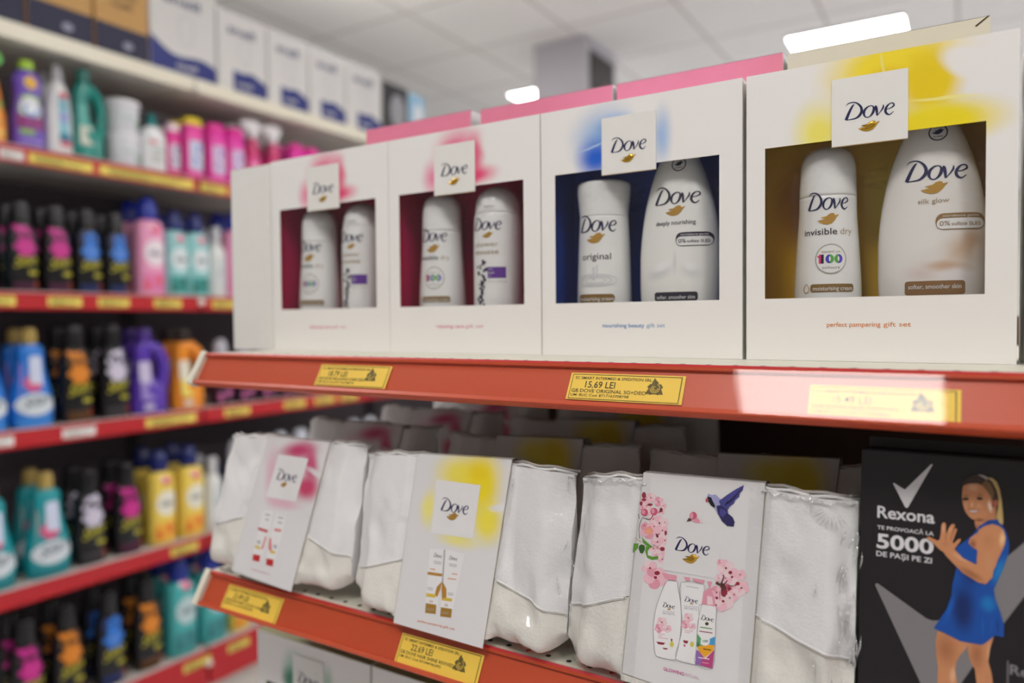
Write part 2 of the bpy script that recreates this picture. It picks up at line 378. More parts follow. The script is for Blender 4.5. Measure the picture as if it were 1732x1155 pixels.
def price_tag(x, w, P, price, l3, l4, label, hi=.0225, s0=.0095, rot=0.0, rose=True):
    a = MB(); h = hi
    d = .0015
    def fn(u, v, e=0): q = P(s0 + (h - v), d + e); return (x + u, q.y, q.z)
    a.add([fn(0, 0), fn(w, 0), fn(w, h), fn(0, h)], [(0, 1, 2, 3)], YLAB)
    a.add([fn(0, 0, -.0006), fn(w, 0, -.0006), fn(w, h, -.0006), fn(0, h, -.0006)], [(3, 2, 1, 0)], YLAB)
    g = lambda u, v: fn(u, v, .0002)
    b = .0012
    for (u0, u1, v0, v1) in ((b * 1.6, w - b * 2, h - b * 1.3, h - b * .9), (b * 1.6, w - b * 2, b * .6, b), (b * 1.6, b * 1.6 + .0004, b * .6, h - b * .9), (w - b * 2.4, w - b * 1.9, b * .6, h - b * .9)):
        patch(a, g, u0, u1, v0, v1, OLIVE, 1, 1)
    text(a, 'SC SMART INTERMED & SPEDITION SRL', .0045, h - .0053, .0023, OLIVE, g, width=w * .68, bold=.008)
    text(a, price, .014, h - .0122, .0056, OLIVE, g, width=w * .27, bold=.006)
    text(a, l3, .0035, h - .0162, .0029, OLIVE, g, width=w * min(.66, .03 * len(l3)), bold=.008)
    text(a, l4, .0035, h - .0195, .0022, OLIVE, g, width=w * .52, bold=.005)
    if rose:
        c = (w * .765, h * .53); RO = mat('rose_print', (98, 84, 22), .6)
        disc(a, g, c[0], c[1], .0052, .0052, RO, 36, 2, lambda t: 1 + .14 * sin(5 * t) + .06 * sin(11 * t))
        for an in (100, 215, 325):
            ca, sa = cos(radians(an)), sin(radians(an)); q = [(0.3, -.3), (.75, -.35), (1.35, 0), (.75, .35), (.3, .3)]
            a.poly([(c[0] + .0062 * (p * ca - r * sa), c[1] + .0062 * (p * sa + r * ca)) for p, r in q], lambda u, v: fn(u, v, .00025), RO)
        k = lambda u, v: fn(u, v, .0004)
        for rr in (.0012, .0024, .0036):
            stroke(a, [(c[0] + rr * cos(t * .7 + rr * 900) * 1, c[1] + rr * sin(t * .7 + rr * 900), .0004) for t in range(7)], k, YLAB)
    o = a.build('price_label'); return tag(o, label, 'price label')

# ------------------------------------------------------------------ bottles and cans
def smoothprof(pr, sub=4):
    out = []; n = len(pr)
    for i in range(n - 1):
        p0, p1, p2, p3 = pr[max(0, i - 1)], pr[i], pr[i + 1], pr[min(n - 1, i + 2)]
        for q in range(sub):
            t = q / sub; r = []
            for k in range(3):
                a, b, c, d = p0[k], p1[k], p2[k], p3[k]
                x = 0.5 * (2 * b + (c - a) * t + (2 * a - 5 * b + 4 * c - d) * t * t + (d + 3 * b - a - 3 * c) * t ** 3)
                lo, hi = min(b, c), max(b, c); r.append(min(max(x, lo), hi))
            out.append(tuple(r))
    out.append(tuple(pr[-1])); return out
def section(a, b, z, n, seg, cx=0, cy=0):
    pts = []
    for i in range(seg):
        t = 2 * pi * i / seg; c, s = cos(t), sin(t)
        pts.append((cx + a * math.copysign(abs(c) ** (2 / n), c), cy + b * math.copysign(abs(s) ** (2 / n), s), z))
    return pts
class Shape:
    def __init__(s, prof, n=2.0, sub=4, cx=0.0): s.raw = prof; s.p = smoothprof(prof, sub); s.n = n; s.cx = cx
    def ab(s, z):
        p = s.p
        if z <= p[0][0]: return p[0][1:]
        for i in range(len(p) - 1):
            if p[i][0] <= z <= p[i + 1][0] and p[i + 1][0] > p[i][0]:
                t = (z - p[i][0]) / (p[i + 1][0] - p[i][0]); return (p[i][1] + (p[i + 1][1] - p[i][1]) * t, p[i][2] + (p[i + 1][2] - p[i][2]) * t)
        return p[-1][1:]
    def skin(s, off=.0003):
        def fn(x, z):
            a, b = s.ab(z); q = min(abs((x - s.cx) / a), .995)
            return (s.cx + max(-a * .995, min(a * .995, x - s.cx)), -b * (1 - q ** s.n) ** (1 / s.n) - off, z)
        return fn
    def arc(s, off=.0003):
        # for round cans: u is measured along the surface
        def fn(u, z):
            a, b = s.ab(z); t = u / .0245; t = max(-1.5, min(1.5, t))
            return (s.cx + (a + off) * sin(t), -(b + off) * cos(t), z)
        return fn
    def mesh(s, mb, m, seg=36, mfn=None, cap0=True, cap1=True):
        mb.loft([section(a, b, z, s.n, seg, s.cx) for z, a, b in s.p], m, cap0, cap1, True, mfn)

def petal_smudge(mb, fn, u, v, r, m): disc(mb, fn, u, v, r, r * .8, m, 20, 3, lambda a: .8 + .2 * cos(5 * a))
INV = mat('invisible_dry_ink', (60, 56, 60), .4)
def badge(mb, sh, u, v, r):
    f = sh.arc(.0004); g = sh.arc(.0006); e = sh.arc(.0008)
    disc(mb, f, u, v, r * 1.05, r * 1.05, mat('badge_rim', (176, 170, 160), .4), 32, 3); disc(mb, g, u, v, r * .96, r * .96, PLW, 32, 3)
    text(mb, 'tested on', u, v + r * .42, r * .2, TAUPE, e, 'c', r * 1.25)
    text(mb, 'colours', u, v - r * .68, r * .2, GREYI, e, 'c', r * 1.1)
    cols = [(226, 40, 120), (30, 28, 36), (70, 60, 190), (90, 170, 70), (200, 50, 150), (90, 60, 200)]
    x = u - r * .78; hh = r * .62
    patch(mb, e, x, x + r * .14, v - hh / 2, v - hh / 2 + hh, mat('pink_one', cols[0], .4), 1, 1)
    patch(mb, e, x - r * .1, x, v + hh * .2, v + hh * .36, mat('pink_one', cols[0], .4), 1, 1)
    patch(mb, e, x + r * .14, x + r * .32, v - hh / 2, v - hh / 2 + hh, mat('dark_one', cols[1], .4), 1, 1)
    for k in range(2):
        cx = u + r * (-.08 + .56 * k)
        for sgn, cc in ((-1, cols[2 + k]), (1, cols[3 + 2 * k])):
            vs = [e(cx, v)]; mm = mat('hundred_%d_%d' % (k, sgn), cc, .4)
            pts = [(cx + sgn * r * .27 * abs(cos(t)), v + hh * .5 * sin(t)) for t in [(-pi / 2 + pi * q / 10) for q in range(11)]]
            mb.poly(pts, e, mm)
        disc(mb, sh.arc(.001), cx, v, r * .06, hh * .28, WHITE, 12, 1)
def make_can(kind):
    # returns the thing with a printed body and a cap
    root = thing('deodorant_can', 'x', 'deodorant can', group='bottles and cans inside the gift boxes')
    if kind == 'original':
        sh = Shape([(0, .0235, .0235), (.004, .0255, .0255), (.045, .0255, .0255), (.09, .0242, .0242), (.115, .0232, .0232), (.125, .0228, .0228)])
        cp = Shape([(.125, .0228, .0228), (.135, .0235, .0235), (.150, .0250, .0250), (.1555, .0245, .0245), (.1575, .0222, .0222), (.1580, .0190, .0190)])
    else:
        sh = Shape([(0, .0235, .0235), (.004, .0250, .0250), (.05, .0250, .0250), (.085, .0232, .0232), (.11, .0215, .0215), (.125, .0212, .0212)])
        cp = Shape([(.125, .0212, .0212), (.14, .0208, .0208), (.152, .0200, .0200), (.160, .0165, .0165), (.1645, .010, .010), (.166, .003, .003)])
    a = MB(); sh.mesh(a, PLW, cap1=True); f = sh.arc(); f2 = sh.arc(.0006)
    if kind == 'original':
        logo(a, f, .003, .1195, .040, NAVY); bird(a, f, .002, .1045, .019, GOLDI)
        text(a, 'original', .002, .085, .0062, INV, f, 'c', .029, bold=0)
        SW = mat('milk_swirl', (214, 216, 220), .4)
        for k in range(3): ringp(a, f, .002, .066, .02 - k * .005, .0009, SW, 32, .006 - .0015 * k)
        patch(a, f, -.001, .002, .066, .078, SW, 2, 2); patch(a, f, .003, .0045, .068, .08, SW, 2, 2)
        patch(a, f, -.0165, .0195, .046, .0535, BROWNB, 14, 1, .003)
        text(a, 'moisturising cream', .002, .0475, .0036, PLW, f2, 'c', .033, bold=.003)
    else:
        logo(a, f, .004, .122, .036, NAVY); bird(a, f, .004, .1065, .0175, GOLDI)
        text(a, 'invisible', -.0165, .0945, .0052, INV, f, 'l', .0275, bold=.006); text(a, 'dry', .0135, .0945, .0052, TAUPE, f, 'l', .0105)
        badge(a, sh, .006, .0755, .0112)
        patch(a, f, -.009, .0235, .050, .0562, BROWNB, 14, 1, .002)
        text(a, 'moisturising cream', .0075, .0512, .0034, PLW, f2, 'c', .0285, bold=.003)
        stroke(a, [(-.0125, .0565, .0004), (-.0148, .0525, .0006), (-.0135, .0498, .0006), (-.0115, .0498, .0006), (-.0102, .0525, .0006)], f, GOLDI, closed=True)
    a.build('can_body', root)
    a = MB(); cp.mesh(a, PLW)
    if kind == 'original': disc(a, lambda u, v: (u, v, .1584), 0, 0, .0185, .0185, mat('grey_cap_top', (150, 150, 156), .3), 28, 1)
    a.build('cap', root); return root
def make_mousse():
    root = thing('shower_mousse_can', 'x', 'shower mousse', group='bottles and cans inside the gift boxes')
    sh = Shape([(0, .0245, .0245), (.003, .0255, .0255), (.10, .0255, .0255), (.132, .0248, .0248), (.138, .0238, .0238)])
    cp = Shape([(.138, .0238, .0238), (.150, .0225, .0225), (.158, .019, .019), (.164, .0125, .0125), (.167, .004, .004)])
    a = MB(); sh.mesh(a, PLW); f = sh.arc(); f2 = sh.arc(.0006)
    logo(a, f, .001, .128, .033, NAVY); bird(a, f, .003, .1155, .012, GOLDI)
    text(a, 'shower', .0005, .104, .0052, TAUPE, f, 'c', .026); text(a, 'mousse', .0005, .0965, .0052, TAUPE, f, 'c', .027, bold=.01)
    PU = mat('purple_box_print', (98, 50, 150), .4); patch(a, f, .003, .021, .0725, .0835, PU, 6, 2)
    text(a, 'with', .004, .0806, .0018, PLW, f2, 'l'); text(a, 'acai', .004, .0768, .0028, PLW, f2, 'l'); text(a, 'oil', .004, .0738, .002, PLW, f2, 'l')
    text(a, '72-hour softness', .003, .0685, .0016, GREYI, f, 'l', .019)
    rnd = random.Random(3); BR = mat('berry_print', (44, 34, 66), .4); GR = mat('sprig_print', (110, 130, 60), .5)
    for k in range(34):
        disc(a, sh.arc(.0004 + k * .00001), -.0045 + rnd.uniform(-.0035, .0045) + .002 * sin(k), .045 + k * .00135, rnd.uniform(.0009, .002), rnd.uniform(.0009, .002), BR, 8, 1)
    patch(a, f, -.009, -.003, .066, .0668, GR, 2, 1)
    a.build('can_body', root)
    a = MB(); cp.mesh(a, PLW); text(a, 'NEW', .004, .1425, .0026, GREYI, cp.arc(.0003), 'c', .011); patch(a, cp.arc(.0003), -.004, .012, .1405, .1407, GREYI, 4, 1); a.build('cap', root); return root
def make_gel(kind):
    root = thing('shower_gel_bottle', 'x', 'shower gel', group='bottles and cans inside the gift boxes')
    sh = Shape([(0, .026, .017), (.004, .0305, .0195), (.03, .0345, .021), (.06, .0362, .0215), (.085, .0362, .021), (.11, .034, .020), (.135, .0295, .0185), (.155, .0235, .0165), (.168, .0185, .0145), (.174, .016, .013)], 2.2)
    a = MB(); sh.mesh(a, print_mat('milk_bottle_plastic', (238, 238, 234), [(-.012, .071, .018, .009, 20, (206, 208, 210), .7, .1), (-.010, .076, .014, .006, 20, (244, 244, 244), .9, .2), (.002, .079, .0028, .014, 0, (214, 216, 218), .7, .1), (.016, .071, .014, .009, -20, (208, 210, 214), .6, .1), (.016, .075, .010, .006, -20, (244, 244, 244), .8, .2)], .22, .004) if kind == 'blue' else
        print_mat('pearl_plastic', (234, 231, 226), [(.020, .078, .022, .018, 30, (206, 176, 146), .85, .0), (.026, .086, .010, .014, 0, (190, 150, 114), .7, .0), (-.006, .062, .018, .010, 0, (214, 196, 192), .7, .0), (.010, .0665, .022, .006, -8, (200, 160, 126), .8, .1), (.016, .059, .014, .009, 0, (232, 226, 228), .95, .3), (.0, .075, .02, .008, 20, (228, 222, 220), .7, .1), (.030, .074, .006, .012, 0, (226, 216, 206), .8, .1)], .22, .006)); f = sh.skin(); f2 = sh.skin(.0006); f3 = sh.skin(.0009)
    ink = NAVY if kind == 'yellow' else mat('dark_navy_ink', (34, 32, 58), .4)
    logo(a, f, .003, .1385, .040, ink); bird(a, f, .002, .1235, .0175, GOLDI)
    if kind == 'yellow': text(a, 'silk glow', .0015, .1125, .0036, TAUPE, f, 'c', .020, bold=.01)
    else: text(a, 'deeply nourishing', .002, .1115, .0040, ink, f, 'c', .035, bold=.004)
    col = mat('pill_tan', (150, 116, 72), .4) if kind == 'yellow' else DARKB
    patch(a, f, .003, .033, .0925, .1045, col, 10, 2, .005); patch(a, f2, .0037, .0325, .0932, .1008, PLW, 10, 2, .0037)
    text(a, 'microbiome gentle', .0075, .1018, .0016, PLW, f3, 'l', .022, bold=.0)
    text(a, '0%', .0055, .0955, .0036, col, f3, 'l', .0065); text(a, 'sulfate SLES', .013, .0955, .0026, col, f3, 'l', .0175, bold=.002)
    if kind == 'yellow':
        pass
    cb = BROWN2 if kind == 'yellow' else DARKB
    patch(a, f, -.0165, .0215, .046, .0562 if kind == 'yellow' else .0535, cb, 12, 2, .002)
    text(a, 'softer, smoother skin', .0025, .0505 if kind == 'yellow' else .0475, .0034, PLW, f2, 'c', .0335, bold=.002)
    ringp(a, f, .004, .1640, .0062, .0009, ink, 32); bird(a, f, .004, .1645, .008, ink); text(a, 'no animal', .004, .1605, .0012, ink, f, 'c', .006, bold=.02); text(a, 'approved', .004, .1672, .0011, ink, f, 'c', .006, bold=.02)
    a.build('bottle_body', root)
    a = MB(); Shape([(.174, .0165, .013), (.178, .0165, .013), (.192, .0155, .0125), (.195, .012, .010)], 2.2).mesh(a, PLW, 24); a.build('cap', root); return root

# ------------------------------------------------------------------ gift boxes
BH = .2262; BD = .073
_w = (244, 241, 238)
PINKE = [(.092, .207, .040, .030, 0, (238, 110, 150), .95, .0), (.112, .196, .016, .030, 0, (236, 80, 128), .9, .15), (.112, .178, .036, .014, 0, (238, 70, 122), .98, .1), (.060, .180, .018, .026, 0, (240, 120, 160), .9, .0), (.084, .208, .020, .012, -10, (232, 96, 138), .7, .0), (.143, .199, .034, .014, -30, _w, .97, .5), (.045, .208, .022, .010, 30, _w, .6, .1)]
BLUEE = [(.064, .194, .044, .042, 0, (110, 170, 232), .8, .0), (.056, .178, .026, .026, 0, (24, 96, 212), .98, .1), (.074, .204, .024, .016, 10, (90, 156, 226), .7, .0), (.118, .19, .012, .034, 0, (130, 178, 234), .75, .0), (.054, .1885, .022, .0016, 14, (190, 214, 240), .7, .2), (.1, .217, .012, .012, 0, _w, .8, .3)]
YELE = [(.104, .214, .060, .036, 0, (252, 226, 44), 1, .3), (.128, .200, .026, .034, 0, (242, 210, 16), 1, .35), (.130, .170, .056, .022, 0, (246, 224, 30), 1, .35), (.054, .174, .026, .034, 0, (248, 234, 96), .95, .1), (.100, .207, .020, .012, 0, (232, 184, 20), .7, .1), (.160, .205, .036, .014, -28, _w, .98, .6), (.136, .1868, .028, .0018, -6, (250, 240, 150), .85, .3), (.098, .216, .0016, .014, 8, (250, 238, 140), .7, .2)]
GREENE = [(.066, .190, .030, .034, 0, (120, 190, 160), .8, .1), (.058, .178, .020, .022, 0, (40, 130, 100), .95, .2), (.118, .19, .012, .030, 0, (140, 190, 165), .7, .1)]
KIND = dict(pink=(PINKE, (206, 36, 96), (150, 36, 100)), blue=(BLUEE, (30, 76, 176), (36, 44, 110)), yellow=(YELE, (226, 184, 30), (160, 90, 50)), green=(GREENE, (30, 90, 80), (30, 60, 60)))
def make_gift_box(kind, W, caption, capcol, label):
    ells, cin, cin2 = KIND[kind]
    root = thing('gift_box', label, 'gift box', group='white gift boxes with windows')
    P = print_mat('gift_print_' + kind, (244, 241, 238), ells, warp=.006)
    EDG = mat('inner_board_' + kind, dict(pink=(170, 130, 90), blue=(196, 168, 110), yellow=(200, 170, 60), green=(170, 170, 120))[kind], .6)
    wx0, wx1, wz0, wz1 = .0145, W - .0185, .0485, .1672
    a = MB(); t = .0007
    # front panel with window, around the opening
    def panel(y, fl):
        o = [(0, 0), (W, 0), (W, BH), (0, BH)]; w = [(wx0, wz0), (wx1, wz0), (wx1, wz1), (wx0, wz1)]
        # fine strips keep the printed front flat
        vs = [(p[0], y, p[1]) for p in o + w]; fs = [(0, 1, 5, 4), (1, 2, 6, 5), (2, 3, 7, 6), (3, 0, 4, 7)]
        a.add(vs, fs if fl else [f[::-1] for f in fs], P if fl else WCARD)
    panel(0, True); panel(t, False)
    w = [(wx0, wz0), (wx1, wz0), (wx1, wz1), (wx0, wz1)]
    for i in range(4):
        p, q = w[i], w[(i + 1) % 4]
        a.add([(p[0], 0, p[1]), (q[0], 0, q[1]), (q[0], t, q[1]), (p[0], t, p[1])], [(0, 1, 2, 3)], EDG)
    a.add([(0, 0, 0), (0, BD, 0), (0, BD, BH), (0, 0, BH)], [(0, 1, 2, 3)], WHITE); a.add([(W, 0, 0), (W, BD, 0), (W, BD, BH), (W, 0, BH)], [(0, 1, 2, 3)], WHITE)
    a.add([(0, BD, 0), (W, BD, 0), (W, BD, BH), (0, BD, BH)], [(0, 1, 2, 3)], WHITE)
    a.add([(0, 0, 0), (W, 0, 0), (W, BD, 0), (0, BD, 0)], [(0, 1, 2, 3)], WHITE)
    a.add([(0, 0, BH), (W, 0, BH), (W, BD, BH), (0, BD, BH)], [(0, 1, 2, 3)], EDG if kind != 'blue' else WHITE)
    fn = lambda u, v: (u, -.0002, v)
    if caption:
        cm = mat('caption_' + kind, capcol, .5); cg = mat('caption_light_' + kind, tuple(int(c * .6 + 95) for c in capcol), .5)
        w1, w2, b = caption
        x0, x1 = W * .335, W * .645
        xm = x0 + (x1 - x0) * b
        text(a, w1, x0, .0262, .0036, cm, fn, 'l', (xm - x0) * .97, bold=.005); text(a, w2, xm + .0008, .0262, .0036, cg if kind != 'yellow' else cm, fn, 'l', x1 - xm, bold=.0)
    a.build('carton', root)
    # insert: coloured liner walls standing behind the window
    L1 = print_mat('liner_' + kind, cin, [(.04, .13, .05, .05, 20, cin2, .9, .1), (.15, .08, .05, .06, 0, cin2, .9, .1), (.1, .1, .02, .09, 10, tuple(min(255, int(c * 1.5 + 18)) for c in cin), .5, .1)], .25)
    a = MB(); e = .0012
    a.grid(lambda s, q: (e + (W - 2 * e) * s, BD - .006 + .002 * sin(s * 40) * q, e + (BH - 2 * e) * q), 30, 6, L1)
    for x in (e, W - e): a.add([(x, .002, e), (x, BD - .005, e), (x, BD - .005, BH - e), (x, .002, BH - e)], [(0, 1, 2, 3)], L1)
    a.add([(e, .003, .0025), (W - e, .003, .0025), (W - e, BD - .005, .0025), (e, BD - .005, .0025)], [(0, 1, 2, 3)], L1)
    # crumpled gift paper folds between the packs
    a.build('liner', root)
    a = MB(); 
    a.grid(lambda s, q: (wx0 - .002 + (wx1 - wx0 + .004) * s, .0016 + .0006 * sin(9 * s + 3 * q) * sin(4 * q), wz0 - .002 + (wz1 - wz0 + .004) * q), 24, 16, WFILM)
    a.build('window_film', root)
    a = MB(); tx, tw = .0625, .0507
    if kind == 'yellow': tx = .0635
    tz = .1613
    a.box(tx, tx + tw, -.0012, -.0004, tz, tz + .0505, WHITE)
    fn = lambda u, v: (u, -.00135, v); c = tx + tw * .5
    a.add([(tx, -.0013, tz), (tx + tw, -.0013, tz), (tx + tw, -.0013, tz + .0004), (tx, -.0013, tz + .0004)], [(0, 1, 2, 3)], GOLDI)
    logo(a, fn, c + .0004, tz + .0265 , .0335, NAVY)
    o = a.build('brand_tag', root)
    a = MB(); n = len(BIRD)
    # raised gold foil bird
    bx, bz, bw = c, tz + .0125, .0145
    cx = sum(p[0] for p in BIRD) / n; cy = sum(p[1] for p in BIRD) / n
    rings = []
    for k, hgt in ((1, .0001), (.8, .0006), (.5, .0009)):
        rings.append([(bx + ((cx + (p[0] - cx) * k) - .5) * bw, -.0013 - hgt, bz + ((cy + (p[1] - cy) * k) - .5) * bw * .5) for p in BIRD])
    a.loft(rings, GOLD, True, True); a.build('gold_emblem', o)
    return root
gift = {}
gb = [('pink', -.7112, .1845, ('relaxing care', 'gift set', .62), (226, 110, 150), 'white gift box with pink flower print and magenta interior, leftmost windowed one'),
      ('pink', -.5262, .1868, ('relaxing care', 'gift set', .62), (226, 110, 150), 'white gift box with pink flower print beside the blue flower box'),
      ('blue', -.3383, .1855, ('nourishing beauty', 'gift set', .71), (70, 130, 200), 'white gift box with blue flower print and navy interior'),
      ('yellow', -.1495, .1800, ('perfect pampering', 'gift set', .68), (226, 130, 50), 'white gift box with big yellow flower print and gold interior'),
      ('yellow', .0355, .1800, ('perfect pampering', 'gift set', .68), (226, 130, 50), 'sliver of a white gift box at the right picture edge')]
can_inv = make_can('invisible'); can_org = make_can('original'); mousse = make_mousse(); gel_y = make_gel('yellow'); gel_b = make_gel('blue')
used = set()
def place(src, x, y, z, label, rz=0.0):
    if src in used: return copy_tree(src, (x, y, z), label, rotz=rz)
    used.add(src); src.location = (x, y, z); src.rotation_euler = (0, 0, rz); src['label'] = label; return src
for i, (k, x, W, cap, cc, lab) in enumerate(gb):
    b = make_gift_box(k, W, cap, cc, lab); b.location = (x, 0, ZU + .0002); gift[i] = b
    z = ZU + .0032
    if k == 'pink':
        wd = 'leftmost pink flower box' if i == 0 else 'pink flower box next to the blue one'
        place(can_inv, x + .0470, .032, z, 'white invisible dry deodorant can inside the ' + wd, .0)
        place(mousse, x + .1190, .032, z, 'white mousse can with purple patch inside the ' + wd, .0)
    elif k == 'blue':
        place(can_org, x + .0500, .031, z, 'white original deodorant can with brown band inside the blue flower box', 0)
        place(gel_b, x + .1235, .031, z, 'white deeply nourishing shower gel bottle inside the blue flower box', 0)
    elif i == 3:
        place(can_inv, x + .0560, .032, z, 'white invisible dry deodorant can inside the yellow flower box', .0)
        place(gel_y, x + .1285, .032, z, 'pearl white silk glow shower gel bottle inside the yellow flower box', 0)
# row on the bottom shelf, only the tops show
for i in range(2):
    b = make_gift_box('green', .183, None, (0, 0, 0), ['white gift box on the bottom shelf below the orange rail, at its left end', 'second white gift box on the bottom shelf below the orange rail'][i]); b.location = (-.727 + .186 * i, -.020, ZT + .0002)
    place(can_inv, -.727 + .186 * i + .05, .012, ZT + .0032, ['white deodorant can inside the leftmost bottom shelf gift box', 'white deodorant can inside the second bottom shelf gift box'][i])
# the box turned sideways at the left end
def plain_box(name, w, d, h, face, side, top, label, loc, cat='gift box', lid=None):
    a = MB(); a.box(0, w, 0, d, 0, h, side)
    e = .0004
    a.add([(e, -.0002, e), (w - e, -.0002, e), (w - e, -.0002, h - e), (e, -.0002, h - e)], [(0, 1, 2, 3)], face)
    a.add([(e, e, h + .0002), (w - e, e, h + .0002), (w - e, d - e, h + .0002), (e, d - e, h + .0002)], [(0, 1, 2, 3)], top)
    return a
rt = thing('gift_box', 'plain white side of a gift box turned sideways at the shelf end', 'gift box', (-.786, 0, ZU + .0002))
a = plain_box('', .0735, .18, .2245, WHITE, WHITE, mat('pink_red_top', (214, 50, 80), .4), '', None); bevel(a.build('carton', rt), .0006)
a = MB(); a.box(.004, .0695, .001, .0016, .03, .215, WHITE); a.build('side_flap', rt)
PINK = mat('pink_card', (250, 148, 184), .28, spec=.6); PINKS = mat('pale_side', (226, 222, 226), .5)
CRM = mat('cream_card', (230, 229, 220), .5)
for i, (x0, x1, h, lab) in enumerate([(-.627, -.470, .2685, 'bright pink box behind the pink flower boxes, leftmost of three'), (-.4572, -.2985, .2665, 'bright pink box behind the blue flower box, middle of three'), (-.2946, -.1365, .2660, 'bright pink box rising behind the blue flower box, rightmost of three')]):
    t = thing('pink_box', lab, 'gift box', (x0, .0755, ZU + .0002), group='pink boxes behind the gift boxes'); w = x1 - x0
    a = plain_box('', w, .07, h, PINK, PINKS, PINK, '', None); bevel(a.build('carton', t), .0008)
    a = MB(); a.box(.003, w - .003, .004, .066, h + .0003, h + .0009, PINK); a.build('lid_flap', t)
t = thing('cream_box', 'tall cream box with torn corner behind the yellow flower box', 'gift box', (-.1332, .0755, ZU + .0002))
a = plain_box('', .1488, .07, .2640, CRM, CRM, CRM, '', None); o = a.build('carton', t); bevel(o, .0008)
a = MB(); TORN = mat('torn_board', (70, 56, 44), .8)
a.poly([(.1395, .2570), (.1485, .2638), (.1470, .2638), (.1440, .2618), (.1388, .2580)], lambda u, v: (u, -.0005, v), TORN); a.build('torn_corner', o)

